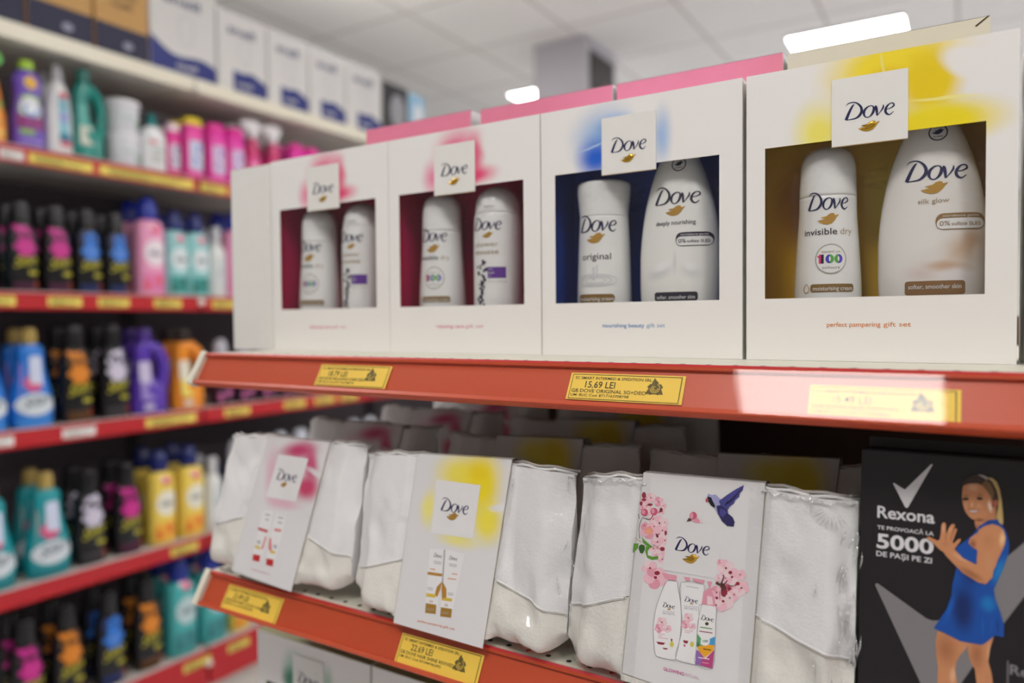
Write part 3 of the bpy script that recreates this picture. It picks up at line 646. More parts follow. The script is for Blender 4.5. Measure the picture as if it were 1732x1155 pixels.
# ------------------------------------------------------------------ black sports box on the lower shelf
HR = [[0.000835960707, 7.39164238e-06, -1.36707864], [0.000252503854, -0.000949985271, 0.818463654], [0.00094834737, 0.000136870204, 1.0]]
BX0 = -.0575
def make_sports_box(label, art=True):
    root = thing('deodorant_gift_box', label, 'gift box', (BX0, -.085, ZB + .003), (radians(-6), 0, 0))
    BK = mat('black_card', (32, 27, 31), .32, spec=.5)
    a = MB(); w, d, h = .135, .05, .1868
    a.box(0, w, .0004, d, 0, h, BK); a.v = [(x, y, z + (.0062 if y > .01 and z < .01 else 0)) for x, y, z in a.v]
    dz = .0
    def fn(x, y, e=.0): X, v = H(HR, x, y); return (X - BX0, -e, v + dz)
    def c1(pts, e, m, mp=lambda x, y: (1420 + x / 2.538, 700 + y / 2.538)):
        a.poly([mp(*p) for p in pts], lambda x, y: fn(x, y, e), m)
    A = lambda x, y: (1560 + x / 6.417, 780 + y / 6.417)
    B = lambda x, y: (1460 + x / 6.078, 770 + y / 6.078)
    C = lambda x, y: (1540 + x / 5.37, 940 + y / 5.37)
    LG = mat('light_grey_print', (226, 224, 226), .4); MG = mat('grey_print', (132, 128, 130), .45)
    if art:
        c1([(311, 285), (318, 283), (420, 348), (432, 350), (700, 90), (712, 90), (712, 100), (462, 532), (452, 540), (438, 536), (428, 526), (308, 292)], .0003, LG, B)
        c1([(153, 735), (155, 728), (163, 726), (372, 877), (395, 886), (420, 886), (440, 878), (720, 612), (800, 545), (1000, 380), (1000, 560), (792, 785), (640, 985), (430, 1290), (410, 1290)], .0002, MG)
        def tx(s, x0, y0, x1, y1, hpx, m=LG, e=.0003, bold=.02):
            u0, v0 = H(HR, *B(x0, y0)); u1, v1 = H(HR, *B(x1, y1)); _, vt = H(HR, *B(x0, y0 - hpx))
            text(a, s, u0 - BX0, v0, vt - v0, m, lambda u, v: (u, -e, v), 'l', u1 - u0, bold, 0, (v1 - v0) / (u1 - u0))
        tx('Rexona', 145, 635, 735, 700, 125, bold=.02)
        tx('TE PROVOACĂ LA', 145, 755, 725, 826, 40, bold=.014)
        tx('5000', 138, 945, 725, 1015, 150, bold=.028)
        tx('DE PAȘI PE ZI', 135, 1030, 706, 1110, 54, bold=.016)
        M = lambda x, y: (1420 + x / 2.538, 700 + y / 2.538)
        def el(g, x, y, rx, ry, an, c, st, inn=0):
            X, v = H(HR, *g(x, y)); X1, _ = H(HR, *g(x + rx, y)); _, v1 = H(HR, *g(x, y - ry)); return (X - BX0, v, abs(X1 - X), abs(v1 - v), an, c, st, inn)
        dk = (140, 80, 48); lt = (236, 188, 150)
        SK = print_mat('printed_skin', (206, 140, 96), [el(A, 540, 290, 110, 60, 0, lt, .6), el(A, 728, 490, 34, 90, 10, (252, 230, 212), .95), el(A, 528, 465, 22, 50, 0, lt, .7), el(A, 465, 480, 24, 60, 0, lt, .4), el(A, 610, 480, 50, 40, 0, lt, .35), el(A, 620, 630, 90, 34, 0, dk, .8), el(A, 600, 700, 60, 60, 0, dk, .6),
            el(A, 868, 830, 50, 130, -6, (246, 206, 150), .85), el(A, 720, 850, 110, 120, 0, (186, 124, 82), .5), el(A, 550, 890, 60, 80, 0, dk, .9), el(A, 260, 900, 60, 50, 0, (178, 116, 84), .5), el(A, 235, 720, 26, 80, 0, lt, .5), el(A, 300, 720, 40, 70, 0, lt, .4), el(M, 560, 690, 90, 26, -24, dk, .7), el(M, 520, 620, 60, 18, -28, lt, .5), el(M, 640, 640, 34, 70, 0, (206, 150, 110), .6),
            el(C, 320, 840, 150, 230, 0, dk, .6), el(C, 375, 1090, 44, 120, 0, lt, .75), el(C, 600, 900, 100, 200, 0, dk, .6), el(C, 712, 900, 22, 160, 0, lt, .7), el(C, 690, 1110, 40, 90, 0, (190, 132, 94), .5)], .5, .004)
        SK2 = SK3 = SK
        HD = mat('printed_dark_hair', (58, 42, 34), .5); HB_ = mat('printed_blond_hair', (206, 176, 112), .5); HM = mat('printed_mid_hair', (130, 98, 60), .5)
        DR = print_mat('printed_blue_dress', (16, 78, 164), [el(C, 480, 480, 150, 300, 0, (8, 32, 92), .9, .2), el(C, 520, 180, 120, 180, 20, (10, 44, 112), .8), el(C, 710, 440, 110, 110, 0, (20, 124, 196), .9, .1), el(C, 800, 130, 60, 190, -18, (26, 130, 200), .9, .1), el(C, 365, 470, 34, 190, -14, (18, 96, 190), .8), el(C, 300, 600, 40, 80, -30, (16, 84, 180), .7), el(C, 660, 640, 14, 150, 0, (14, 100, 190), .7), el(C, 740, 640, 24, 120, -10, (16, 90, 180), .7), el(C, 800, 640, 20, 110, 0, (8, 40, 110), .7), el(A, 680, 650, 150, 30, 10, (14, 48, 104), .8)], .45, .003)
        # legs
        c1([(245, 680), (330, 705), (470, 775), (528, 790), (505, 840), (450, 900), (415, 960), (405, 1030), (425, 1155), (430, 1400), (245, 1400), (245, 1155), (250, 1010), (235, 900), (228, 780)], .0004, SK, C)
        c1([(520, 790), (655, 800), (755, 735), (720, 850), (705, 960), (735, 1060), (748, 1155), (750, 1400), (590, 1400), (600, 1155), (585, 1030), (545, 960), (525, 880)], .0004, SK, C)
        # neck, torso and dress
        c1([(560, 600), (690, 600), (755, 500), (805, 470), (800, 600), (830, 680), (700, 720), (600, 760), (575, 700)], .0004, SK, A)
        c1([(578, 510), (600, 480), (640, 455), (680, 452), (700, 478), (718, 515), (728, 560), (725, 600), (700, 670), (662, 752), (668, 790), (690, 850), (706, 905), (704, 957), (668, 950), (618, 988), (608, 990), (520, 975), (470, 950), (405, 918), (430, 880), (460, 835), (480, 780), (485, 730), (497, 680), (505, 640), (500, 590), (502, 570), (545, 540)], .0006, DR)
        # shoulder, arm
        c1([(595, 830), (610, 740), (680, 700), (760, 680), (830, 700), (880, 740), (905, 830), (895, 900), (850, 1000), (820, 1060), (790, 1155), (600, 1155), (590, 1080), (600, 960), (540, 930), (500, 880), (520, 830), (600, 770)], .0009, SK, A)
        c1([(590, 640), (692, 590), (668, 640), (655, 700), (628, 729), (596, 722), (530, 682), (480, 632), (455, 605), (445, 590), (492, 578), (530, 618), (585, 645)], .0010, SK)
        # hand with five spread fingers
        c1([(262, 1000), (200, 965), (150, 920), (108, 872), (58, 842), (50, 822), (75, 815), (160, 858), (186, 850), (200, 790), (208, 690), (222, 664), (248, 664), (257, 685), (256, 775), (264, 778), (295, 712), (318, 682), (346, 678), (354, 695), (328, 765), (334, 770), (346, 735), (364, 724), (378, 740), (350, 815), (328, 880), (342, 888), (388, 845), (415, 838), (417, 858), (372, 918), (345, 955), (370, 1000), (440, 1060), (380, 1110), (310, 1060)], .0011, SK2, A)
        for q in (((256, 778), (250, 860), (256, 862), (264, 778)), ((328, 768), (300, 860), (306, 862), (336, 770))): c1(q, .0012, mat('printed_finger_shade', (150, 92, 66), .5), A)
        # head
        c1([(435, 300), (445, 262), (470, 250), (520, 232), (600, 230), (660, 260), (710, 320), (745, 390), (762, 430), (757, 500), (735, 560), (690, 605), (640, 628), (580, 634), (545, 628), (510, 600), (470, 550), (446, 490), (434, 430), (430, 380)], .0012, SK, A)
        c1([(500, 506), (520, 514), (545, 512), (560, 502), (548, 520), (515, 520)], .0014, mat('printed_nose_shade', (160, 100, 70), .5), A)
        c1([(765, 430), (795, 410), (818, 420), (818, 470), (795, 498), (770, 490)], .0013, mat('printed_ear', (190, 104, 84), .5), A)
        for q in (((434, 412), (452, 390), (482, 388), (508, 402), (500, 418), (465, 424), (440, 422)), ((584, 404), (604, 386), (634, 384), (660, 400), (650, 416), (610, 420))): c1(q, .0014, HD, A)
        for q in (((438, 374), (480, 360), (516, 378), (480, 374)), ((570, 382), (620, 354), (672, 374), (620, 368))): c1(q, .0014, HM, A)
        c1([(496, 524), (540, 532), (590, 530), (618, 522), (600, 548), (560, 560), (520, 552)], .0014, mat('printed_lips', (160, 76, 66), .5), A)
        c1([(506, 530), (550, 536), (606, 530), (590, 546), (550, 552), (522, 546)], .0015, LG, A)
        c1([(445, 262), (450, 215), (490, 175), (545, 150), (600, 142), (660, 148), (710, 172), (760, 180), (800, 220), (830, 310), (830, 400), (790, 420), (765, 415), (745, 385), (700, 318), (655, 262), (600, 238), (520, 240), (470, 252)], .0015, HD, A)
        c1([(640, 250), (690, 200), (740, 240), (780, 330), (770, 415), (745, 385), (700, 318)], .0016, HM, A)
        c1([(700, 175), (760, 180), (808, 222), (840, 310), (860, 420), (872, 560), (876, 650), (868, 690), (835, 660), (803, 600), (822, 500), (826, 400), (806, 310), (760, 220)], .0016, HB_, A)
        c1([(600, 142), (660, 148), (720, 178), (700, 200), (640, 165)], .0016, mat('printed_hair_shine', (176, 166, 160), .5), A)
        u0, v0 = H(HR, 1708, 1128); text(a, 'Rexona', u0 - BX0, v0 - .004, .006, MG, lambda u, v: (u, -.0003, v), 'l', .028, .02)
        u0, v0 = H(HR, 1700, 1150)
        patch(a, lambda u, v: (u, -.0003, v), u0 - BX0 + .001, u0 - BX0 + .0016, .012, v0 + .012, MG, 1, 1)
    a.add([(-.0002, .001, .001), (-.0002, d, .008), (-.0002, d, h - .001), (-.0002, .001, h - .001)], [(0, 1, 2, 3)], mat('green_side_print', (70, 130, 96), .4))
    o = a.build('carton', root)
    a = MB(); a.box(.002, w - .002, .004, d - .004, h, h + .0006, BK)
    a.box(.0005, w, d * .82, d * .84, h, h + .0075, BK); a.build('lid', root)
    return root
make_sports_box('black gift box picturing a tennis player in a blue dress waving')
# ------------------------------------------------------------------ white toiletry pouches with card sleeves
HB = [[0.000906787803, 8.01790216e-06, -1.48290491], [0.000274591251, -0.00100260037, 0.872992763], [0.00102148001, 0.000285180042, 1.0]]
LEAN = radians(-10)
BAG = mat('white_grained_vinyl', (240, 239, 239), .38, bump=.22, bscale=520, spec=.45)
BAGL = mat('ivory_vinyl_base', (238, 235, 227), .42, bump=.3, bscale=420, spec=.45)
CRIMP = film('film_crease_glint', rough=0.06, base=0.25, bump=0.2, bscale=80, haze=.25)  # milky haze and extra gloss paint the wrap's highlights into the creases
THREAD = mat('cream_thread', (226, 220, 204), .6); THRD = mat('grey_beige_thread', (176, 168, 154), .7)  # the darker thread colour draws the stitches
ZIP = mat('zip_tape', (206, 202, 196), .6)
def lerp2(q, s, t):  # q = TL, TR, BL, BR
    tl, tr, bl, br = q
    return ((bl[0] * (1 - s) + br[0] * s) * (1 - t) + (tl[0] * (1 - s) + tr[0] * s) * t, (bl[1] * (1 - s) + br[1] * s) * (1 - t) + (tl[1] * (1 - s) + tr[1] * s) * t)
def make_pouch(kind, bag, slv, seams, seed, label, loc, thick=.062, wrap=False, detail=True):
    X0 = loc[0]
    root = thing('toiletry_pouch', label, 'toiletry bag', loc, (LEAN, 0, 0), 'white pouches on the lower shelf')
    bag = [(p[0] - X0, p[1]) for p in bag]; slv = [(p[0] - X0, p[1]) for p in slv]
    sL = lambda t: (slv[2][0] * (1 - t) + slv[0][0] * t); sR = lambda t: (slv[3][0] * (1 - t) + slv[1][0] * t)
    rnd = random.Random(seed); o3 = Vector((seed * 3.7, seed * 1.3, 0))
    def dep(s, t, side):
        # bulge of the front / back skin
        es = max(0, min(1, min(s, 1 - s) / .10)); es = es * es * (3 - 2 * es)
        et = max(0, min(1, t / .10)) ** .6
        top = max(0, min(1, (1 - t) / .9))
        if side > 0:
            u, v = lerp2(bag, s, t); mid = 0
            if sL(t) - .004 < u < sR(t) + .004: mid = 1
            base = .0035 * es - .010 * (1 - es) - .012 * (1 - et) * (1 - mid * .6)
            wr = noise.noise(Vector((u * 26, v * 22, 0)) + o3) * .0062 + noise.noise(Vector((u * 60, v * 46, 4)) + o3) * .0030 * (1.35 - t) + .0016 * noise.noise(Vector((u * 120 + v * 60, v * 40, 9)) + o3)
            fold = .004 * math.exp(-((s - .93 + .05 * t) / .03) ** 2) * (1 - t) - .005 * math.exp(-((s - .86 - .3 * (.3 - t)) / .035) ** 2) * math.exp(-((t - .16) / .13) ** 2)
            fold += -.003 * math.exp(-((s - .06) / .03) ** 2) * math.exp(-((t - .3) / .2) ** 2)
            d = base + (wr + fold) * (0.25 if mid else 1.0) * min(1, (1 - t) * 6 + .15)
            return min(d, -.0008) if mid else min(d, .004)
        return -(.012 + (thick - .012) * top ** .7) * (.55 + .45 * es) * (.6 + .4 * et)
    def F(s, t, side=1):
        u, v = lerp2(bag, s, t)
        if side < 0 and t < .05: pass
        v += .0015 * sin(s * 13 + seed) * t + .001 * noise.noise(Vector((s * 9, seed, t)))
        # rounded lower corners
        c = max(0, 1 - min(s, 1 - s) / .07) ** 2 * max(0, 1 - t / .12); v += .010 * c
        y = -dep(s, t, side); v += max(0, y) * .19 * (1 - t)
        return (u, y, v)
    nu, nv = (56, 44) if detail else (24, 16)
    def seamv(u):
        a, b, c, d = seams; k = seams
        if u < (b[0] + c[0]) / 2: p, q = a, b
        else: p, q = c, d
        return p[1] + (q[1] - p[1]) * (u - p[0]) / (q[0] - p[0])
    seams = [(p[0] - X0, p[1]) for p in seams]
    def mf(s, t): u, v = lerp2(bag, s, t); return BAGL if v < seamv(u) else BAG
    a = MB(); a.grid(lambda s, t: F(s, t, 1), nu, nv, BAG, True, mf)
    a.grid(lambda s, t: F(1 - s, t, -1), nu // 2, nv // 2, BAG)
    for s0, r in ((0, 0), (1, 1)):
        a.grid(lambda s, t: tuple(Vector(F(s0, t, 1)).lerp(Vector(F(s0, t, -1)), s if r else 1 - s)), 4, nv, BAG)
    a.grid(lambda s, t: tuple(Vector(F(s, 0, -1)).lerp(Vector(F(s, 0, 1)), t)), nu, 4, BAGL)
    a.grid(lambda s, t: tuple(Vector(F(s, 1, 1)).lerp(Vector(F(s, 1, -1)), t) + Vector((0, 0, -.003 * sin(pi * t)))), nu, 4, BAG)
    a.build('pouch_body', root)
    # zip edge folds along the top
    a = MB()
    for k, off in enumerate((.002, .0075)):
        pts = [Vector(F(s / 30, 1, 1)) + Vector((0, off, .0012 + .0010 * sin(s * 1.7 + seed + k) + (.002 if k else 0))) for s in range(31)]
        a.tube(pts, .0013, BAG if k == 0 else ZIP, 6)
    a.build('zip', root)
    if detail:
        for (p, q) in ((seams[0], seams[1]), (seams[2], seams[3])):
            a = MB()
            pts = []
            n = 26
            for i in range(n + 1):
                u = p[0] + (q[0] - p[0]) * i / n; v = p[1] + (q[1] - p[1]) * i / n
                # find s,t for (u, v)
                s, t = .5, .3
                for _ in range(12):
                    uu, vv = lerp2(bag, s, t); s += (u - uu) / (bag[1][0] - bag[0][0]); t += (v - vv) / (bag[0][1] - bag[2][1])
                s = max(0.002, min(.998, s)); t = max(0.02, min(.98, t)); r = F(s, t, 1); pts.append((r[0], r[1] - .0001, r[2]))
            a.tube(pts, .00075, BAG, 6)
            for i in range(n):
                for h in (.25, .75):
                    x = Vector(pts[i]).lerp(Vector(pts[i + 1]), h) + Vector((0, -.0002, -.0017)); e = (Vector(pts[i + 1]) - Vector(pts[i])).normalized() * .0009
                    a.tube([x - e, x + e], .00028, THRD, 4)
            a.build('seam', root)
    # card sleeve: front sheet, fold over the top, back
    if kind + 'm' in SP: P = SP[kind + 'm']
    elif kind == 'floral': P = mat('sleeve_white', (228, 226, 226), .38)
    else: P = print_mat('sleeve_' + kind, (228, 226, 227), SP[kind], .4, .006)
    SP[kind + 'm'] = P
    a = MB(); vt = max(slv[0][1], slv[1][1])
    S = lambda s, t, d=0: (lambda q: (q[0], -.0006 - d - .0025 * sin(pi * t) * 0, q[1]))(lerp2(slv, s, t))
    a.grid(lambda s, t: S(s, t), 16, 20, P)
    a.grid(lambda s, t: (lambda p: (p[0], p[1] + .0165 * t, p[2] + .0014 * sin(pi * t)))(S(s, 1)), 16, 5, P)
    a.grid(lambda s, t: (lambda p: (p[0], p[1] + .0165 + (thick - .02) * t ** .8, p[2] + .012 * t))(S(s, 1 - .95 * t)), 8, 8, P)
    for s0 in (0, 1):   # card edge
        a.tube([S(s0, i / 10, -.0003) for i in range(11)], .00035, mat('card_edge_tan', (190, 176, 150), .6), 4)
    if detail: sleeve_art(kind, a, X0)
    sv = a.build('card_sleeve', root)
    if kind == 'floral' and detail:
        a = MB(); u, v = H(HB, *P3(787, 1045)); u -= X0; w = .0128; n = len(BIRD); cx = sum(p[0] for p in BIRD) / n; cy = sum(p[1] for p in BIRD) / n; rings = []
        for k, h in ((1, .0008), (.8, .0013), (.5, .0016)):
            rings.append([(u + ((cx + (p[0] - cx) * k) - .5) * w, -h - .0002, v + ((cy + (p[1] - cy) * k) - .5) * w * .55) for p in BIRD])
        a.loft(rings, GOLD); a.build('gold_emblem', sv)
    if wrap:
        a = MB(); rn = random.Random(seed + 50)
        for (s0, s1) in ((-.004, .30), (.66, 1.006)) if wrap == 2 else ((.80, 1.004),):
            def W(s, t, s0=s0, s1=s1):
                ss = s0 + (s1 - s0) * s; tt = -.01 + 1.03 * t; c = max(0.0, min(1.0, ss)); p = Vector(F(c, max(0, min(1, tt)), 1))
                u, v = lerp2(bag, ss, tt); p.x = u; p.z = v
                edge = 1 if ss > .93 or ss < .05 or tt > .93 else .25
                p.y -= .0016 + .0014 * edge * noise.noise(Vector((u * 260, v * 120, seed))) + .0006 * sin(v * 900 + u * 400) * edge
                return p
            a.grid(W, 44, 60, WRAP)
        # crimped film folds along the side, whitened as painted highlights
        for k in range(34 if wrap == 2 else 8):
            t = rn.uniform(.15, .97); sx = rn.uniform(.955, 1.015) if k % 11 else rn.uniform(.75, .95)
            p = Vector(F(min(1, sx), t, 1)); p.x, p.z = lerp2(bag, sx, t); e = Vector((rn.uniform(-.002, .002), 0, rn.uniform(.003, .009)))
            a.tube([p + Vector((0, -.0026, 0)) - e, p + Vector((.0006, -.0034, 0)), p + Vector((0, -.0026, 0)) + e], [.0001, .0007, .0001], CRIMP, 6)
        if wrap == 2:
            for k in range(9):      # fan of creases at the top corner, whitened for highlights too
                an = radians(200 + k * 14); c = Vector(F(.90, .93, 1)); c.x, c.z = lerp2(bag, .93, .96)
                e = Vector((cos(an), 0, sin(an))); a.tube([c + e * .006 + Vector((0, -.0026, 0)), c + e * .011 + Vector((0, -.003, 0)), c + e * .015 + Vector((0, -.0022, 0))], [.0001, .0005, .0001], CRIMP, 6)
            for s1, s2, t1 in ((.70, .99, .985), (.02, .28, .985)):
                a.tube([Vector(F(s1 + (s2 - s1) * q / 24, t1, 1)) + Vector((0, -.0022 - .0008 * sin(q * 2.1), .0012 * sin(q * 1.3))) for q in range(25)], .0006, CRIMP, 6)
        a.build('plastic_wrap', root)
    return root
P3 = lambda x, y: (1060 + x / 7.217, 800 + y / 7.217)      # drawing grids of the floral sleeve
P4 = lambda x, y: (1060 + x / 5.37, 940 + y / 5.37)
P2 = lambda x, y: (660 + x / 3.395, 760 + y / 3.397)
P1 = lambda x, y: (380 + x / 3.983, 720 + y / 3.983)
def ells_at(g, X0, lst):
    out = []
    for (x, y, rx, ry, an, c, st, inn) in lst:
        u, v = H(HB, *g(x, y)); u1, _ = H(HB, *g(x + rx, y)); _, v1 = H(HB, *g(x, y - ry)); out.append((u - X0, v, abs(u1 - u) * 1.45, abs(v1 - v) * 1.4, an, c, st, inn * .6))
    return out
XB = (-.7036, -.4978, -.2702)
SP = {'yellow': ells_at(P2, XB[1], [(410, 150, 150, 130, 0, (244, 226, 70), .95, .25), (530, 200, 110, 200, 0, (246, 222, 40), 1, .4), (560, 420, 90, 130, 0, (246, 228, 60), .95, .3), (225, 330, 50, 120, 0, (246, 234, 110), .85, .2), (390, 520, 120, 50, 0, (244, 232, 110), .8, .2), (505, 130, 60, 60, 0, (240, 208, 20), .7, .2), (640, 340, 70, 22, 8, (236, 234, 236), .95, .5), (150, 160, 90, 120, 0, (228, 226, 228), .8, .3)]),
      'pink': ells_at(P1, XB[0], [(500, 170, 130, 70, 10, (200, 40, 104), .95, .2), (585, 270, 50, 130, 15, (206, 40, 110), .9, .3), (555, 420, 90, 90, 0, (206, 40, 100), .95, .3), (330, 330, 60, 200, 10, (228, 150, 180), .6, .1), (400, 520, 120, 50, 0, (228, 150, 176), .6, .1), (640, 330, 100, 24, -15, (230, 228, 228), .95, .4)])}
def sleeve_art(kind, a, X0):
    def fn(x, y, e): u, v = H(HB, x, y); return (u - X0, -.00075 - e * .3, v)
    def pl(pts, g, m, e=.0002): a.poly([g(*p) for p in pts], lambda x, y: fn(x, y, e), m)
    def dsc(x, y, rx, ry, g, m, e=.0002, n=16, wav=None): disc(a, lambda p, q: fn(*g(p, q), e), x, y, rx, ry, m, n, 1, wav)
    def tx(s, g, x0, y0, x1, y1, hpx, m, e=.0004, bold=.0, shear=0):
        u0, v0 = H(HB, *g(x0, y0)); u1, v1 = H(HB, *g(x1, y1)); _, vt = H(HB, *g(x0, y0 - hpx))
        text(a, s, u0 - X0, v0, vt - v0, m, lambda u, v: (u, -.00075 - e * .3, v), 'l', u1 - u0, bold, shear, (v1 - v0) / (u1 - u0))
    def lg(g, x, y, w, m=NAVY, e=.0004):
        u, v = H(HB, *g(x, y)); u1, v1 = H(HB, *g(x + w, y)); sl = (v1 - v) / (u1 - u)
        logo(a, lambda p, q: (p - X0, -.00075 - e * .3, q), u, v, u1 - u, m)
    if kind in ('yellow', 'pink'):
        g = P2 if kind == 'yellow' else P1
        T = [(268, 172), (522, 206), (476, 512), (238, 478)] if kind == 'yellow' else [(366, 192), (568, 222), (482, 510), (284, 478)]
        pl(T, g, mat('white_print_square', (238, 236, 236), .4))
        if kind == 'yellow':
            lg(g, 375, 318, 165); u, v = H(HB, *g(362, 385)); bird(a, lambda p, q: (p - X0, -.0012, q), u, v, .0135, GOLDI)
        else:
            lg(g, 425, 328, 140); u, v = H(HB, *g(403, 395)); bird(a, lambda p, q: (p - X0, -.0012, q), u, v, .0105, GOLDI)
        WB = mat('printed_white_bottle', (240, 238, 238), .4); SH = mat('printed_grey', (176, 174, 178), .5)
        if kind == 'yellow':
            A1 = mat('printed_amber', (186, 134, 50), .4); A2 = mat('printed_gold', (222, 190, 70), .4); A3 = mat('printed_ochre', (168, 126, 48), .4)
            pl([(232, 570), (310, 572), (300, 760), (262, 945), (204, 940), (206, 860), (222, 700)], g, WB, .0001); pl([(318, 572), (428, 600), (396, 760), (352, 966), (290, 958), (300, 800)], g, WB, .0001)
            pl([(312, 575), (320, 575), (306, 780), (298, 780)], g, SH); pl([(220, 702), (304, 714), (298, 730), (216, 718)], g, A1, .0003)
            pl([(208, 882), (268, 892), (264, 945), (204, 938)], g, A3, .0003); pl([(294, 905), (358, 916), (352, 966), (290, 958)], g, A3, .0003)
            pl([(212, 824), (266, 832), (262, 852), (208, 844)], g, A2, .0003); pl([(302, 848), (360, 856), (356, 874), (298, 866)], g, A2, .0003)
            pl([(300, 758), (270, 790), (260, 830), (272, 850), (292, 800)], g, A1, .0004); pl([(304, 758), (326, 800), (326, 850), (300, 856), (298, 800)], g, A1, .0004)
            for (x, y) in ((278, 607), (366, 622)): lg(g, x, y, 48, BLACKI)
            for (x, y, w) in ((252, 640, 46), (254, 650, 42), (340, 655, 46), (342, 665, 42), (216, 790, 34), (218, 800, 30), (334, 820, 32), (334, 830, 32)): pl([(x, y), (x + w, y + 6), (x + w, y + 10), (x, y + 4)], g, SH, .0003)
            for (x, y, w) in ((232, 682, 30), (358, 710, 30), (334, 738, 48)): pl([(x, y), (x + w, y + 5), (x + w, y + 11), (x, y + 6)], g, mat('printed_peach', (222, 150, 110), .4), .0003)
            for (x, y) in ((236, 912), (322, 932)): text_box = tx('DOVE', g, x - 22, y + 10, x + 16, y + 16, 14, SH)
            for (x, y) in ((238, 868), (324, 890)): tx('ii', g, x - 8, y + 10, x + 8, y + 12, 18, A1)
            tx('perfect pampering', g, 160, 988, 300, 1020, 14, mat('printed_orange_text', (226, 130, 90), .5), .0003, .004); tx('gift set', g, 306, 1022, 374, 1038, 14, mat('printed_orange_text', (226, 130, 90), .5), .0003)
        else:
            R1 = mat('printed_red', (196, 40, 44), .4); R2 = mat('printed_rose', (224, 130, 130), .4); Y1 = mat('printed_gold', (222, 190, 70), .4)
            pl([(262, 570), (330, 575), (300, 760), (240, 930), (190, 915), (200, 830), (236, 680)], g, WB, .0001); pl([(352, 590), (415, 610), (385, 760), (330, 950), (280, 935), (300, 780)], g, WB, .0001)
            pl([(232, 684), (298, 704), (290, 720), (228, 700)], g, R1, .0003); pl([(340, 690), (386, 698), (384, 715), (338, 708)], g, R2, .0003)
            pl([(278, 744), (288, 746), (262, 832), (250, 828)], g, R2, .0003); pl([(308, 752), (318, 760), (322, 840), (300, 836), (300, 800)], g, R2, .0003)
            pl([(196, 864), (244, 872), (238, 918), (192, 906)], g, R1, .0003); pl([(286, 892), (334, 902), (328, 948), (282, 936)], g, R1, .0003)
            pl([(210, 802), (246, 816), (242, 834), (206, 820)], g, Y1, .0003); pl([(310, 838), (348, 846), (342, 862), (308, 856)], g, Y1, .0003)
            for (x, y, w) in ((276, 592, 34), (278, 625, 24), (364, 612, 34), (362, 645, 28), (222, 770, 26), (222, 782, 22), (332, 800, 24), (332, 812, 24)): pl([(x, y), (x + w, y + 5), (x + w, y + 15), (x, y + 9)], g, SH, .0003)
            tx('relaxing care gift set', g, 180, 966, 304, 1004, 12, mat('printed_rose_text', (226, 150, 176), .5), .0003)
        return
    # floral sleeve
    PK = [mat('blossom_%d' % i, c, .5) for i, c in enumerate([(240, 190, 202), (230, 156, 174), (206, 90, 120), (240, 212, 216), (236, 160, 144)])]
    DKR = mat('blossom_dark', (150, 40, 60), .5); BRN = mat('twig_brown', (96, 48, 44), .6); LF = mat('leaf_green', (96, 150, 50), .5); LFD = mat('leaf_dark', (52, 96, 36), .5); STM = mat('stamen', (200, 120, 80), .5)
    rnd = random.Random(11)
    def flower(g, x, y, r, m, rot=0, e=.0002, core=DKR, sq=1.0):
        for k in range(5):
            an = rot + k * 2 * pi / 5; dsc(x + r * .55 * cos(an), y + r * .55 * sin(an) * sq, r * .52, r * .48 * sq, g, m if k % 2 else PK[{0: 3, 1: 0, 2: 1, 3: 0, 4: 1}[PK.index(m)]], e + k * .00001, 12)
        dsc(x, y, r * .15, r * .13, g, core, e + .0001, 10)
        for k in range(8):
            an = k * .8 + rot; dsc(x + r * .34 * cos(an), y + r * .34 * sin(an), r * .035, r * .035, g, STM, e + .0001, 6)
    # left cluster, cut straight by the white square on its right
    for (x, y, r, i) in ((300, 300, 60, 0), (395, 350, 62, 1), (225, 330, 50, 1), (420, 470, 48, 3), (330, 560, 60, 3), (405, 610, 88, 0), (270, 700, 105, 1), (440, 700, 66, 3), (380, 840, 80, 3), (330, 920, 60, 3), (430, 930, 70, 0), (440, 1050, 60, 3), (250, 400, 56, 3), (300, 470, 52, 0), (200, 420, 40, 1), (470, 600, 50, 0), (470, 820, 60, 3), (400, 740, 60, 0), (360, 1000, 44, 3), (450, 400, 40, 3), (220, 640, 50, 3), (340, 650, 60, 0)):
        flower(P3, x, y, r, PK[i], rnd.uniform(0, 1.2), .0002 + r * 1e-6)
    dsc(275, 700, 60, 62, P3, PK[4], .00042, 16, lambda t: .85 + .15 * cos(5 * t)); dsc(270, 705, 26, 24, P3, mat('blossom_orange', (246, 170, 120), .5), .00046, 12)
    for (x, y, rx, ry) in ((215, 270, 26, 40), (215, 325, 30, 16), (180, 370, 18, 26)): dsc(x, y, rx, ry, P3, DKR, .0004, 10)
    for (x, y) in ((222, 480), (340, 470)):
        dsc(x, y, 44, 46, P3, PK[2], .0005, 14); dsc(x - 12, y - 6, 20, 28, P3, PK[1], .00055, 12)
    for q in (((325, 510, 12), (310, 545, 10), (280, 565, 10), (220, 550, 7), (190, 545, 8)), ((190, 560, 7), (165, 620, 6), (155, 700, 5), (165, 800, 8)), ((290, 385, 24), (275, 380, 12)), ((395, 485, 10), (430, 440, 16)), ((360, 740, 12), (390, 780, 18)), ((160, 560, 5), (150, 500, 8))):
        stroke(a, q, lambda x, y: fn(*P3(x, y), .00055), BRN)
    for (x, y, rx, ry) in ((290, 385, 34, 16), (425, 450, 20, 30), (378, 765, 16, 26), (440, 925, 30, 26), (480, 730, 14, 30)): dsc(x, y, rx, ry, P3, DKR, .0005, 10)
    pl([(92, 858), (150, 858), (140, 920), (80, 972), (84, 920)], P3, LF, .0006); pl([(185, 868), (225, 885), (228, 930), (200, 980), (170, 975), (150, 920), (158, 885)], P3, LFD, .0006)
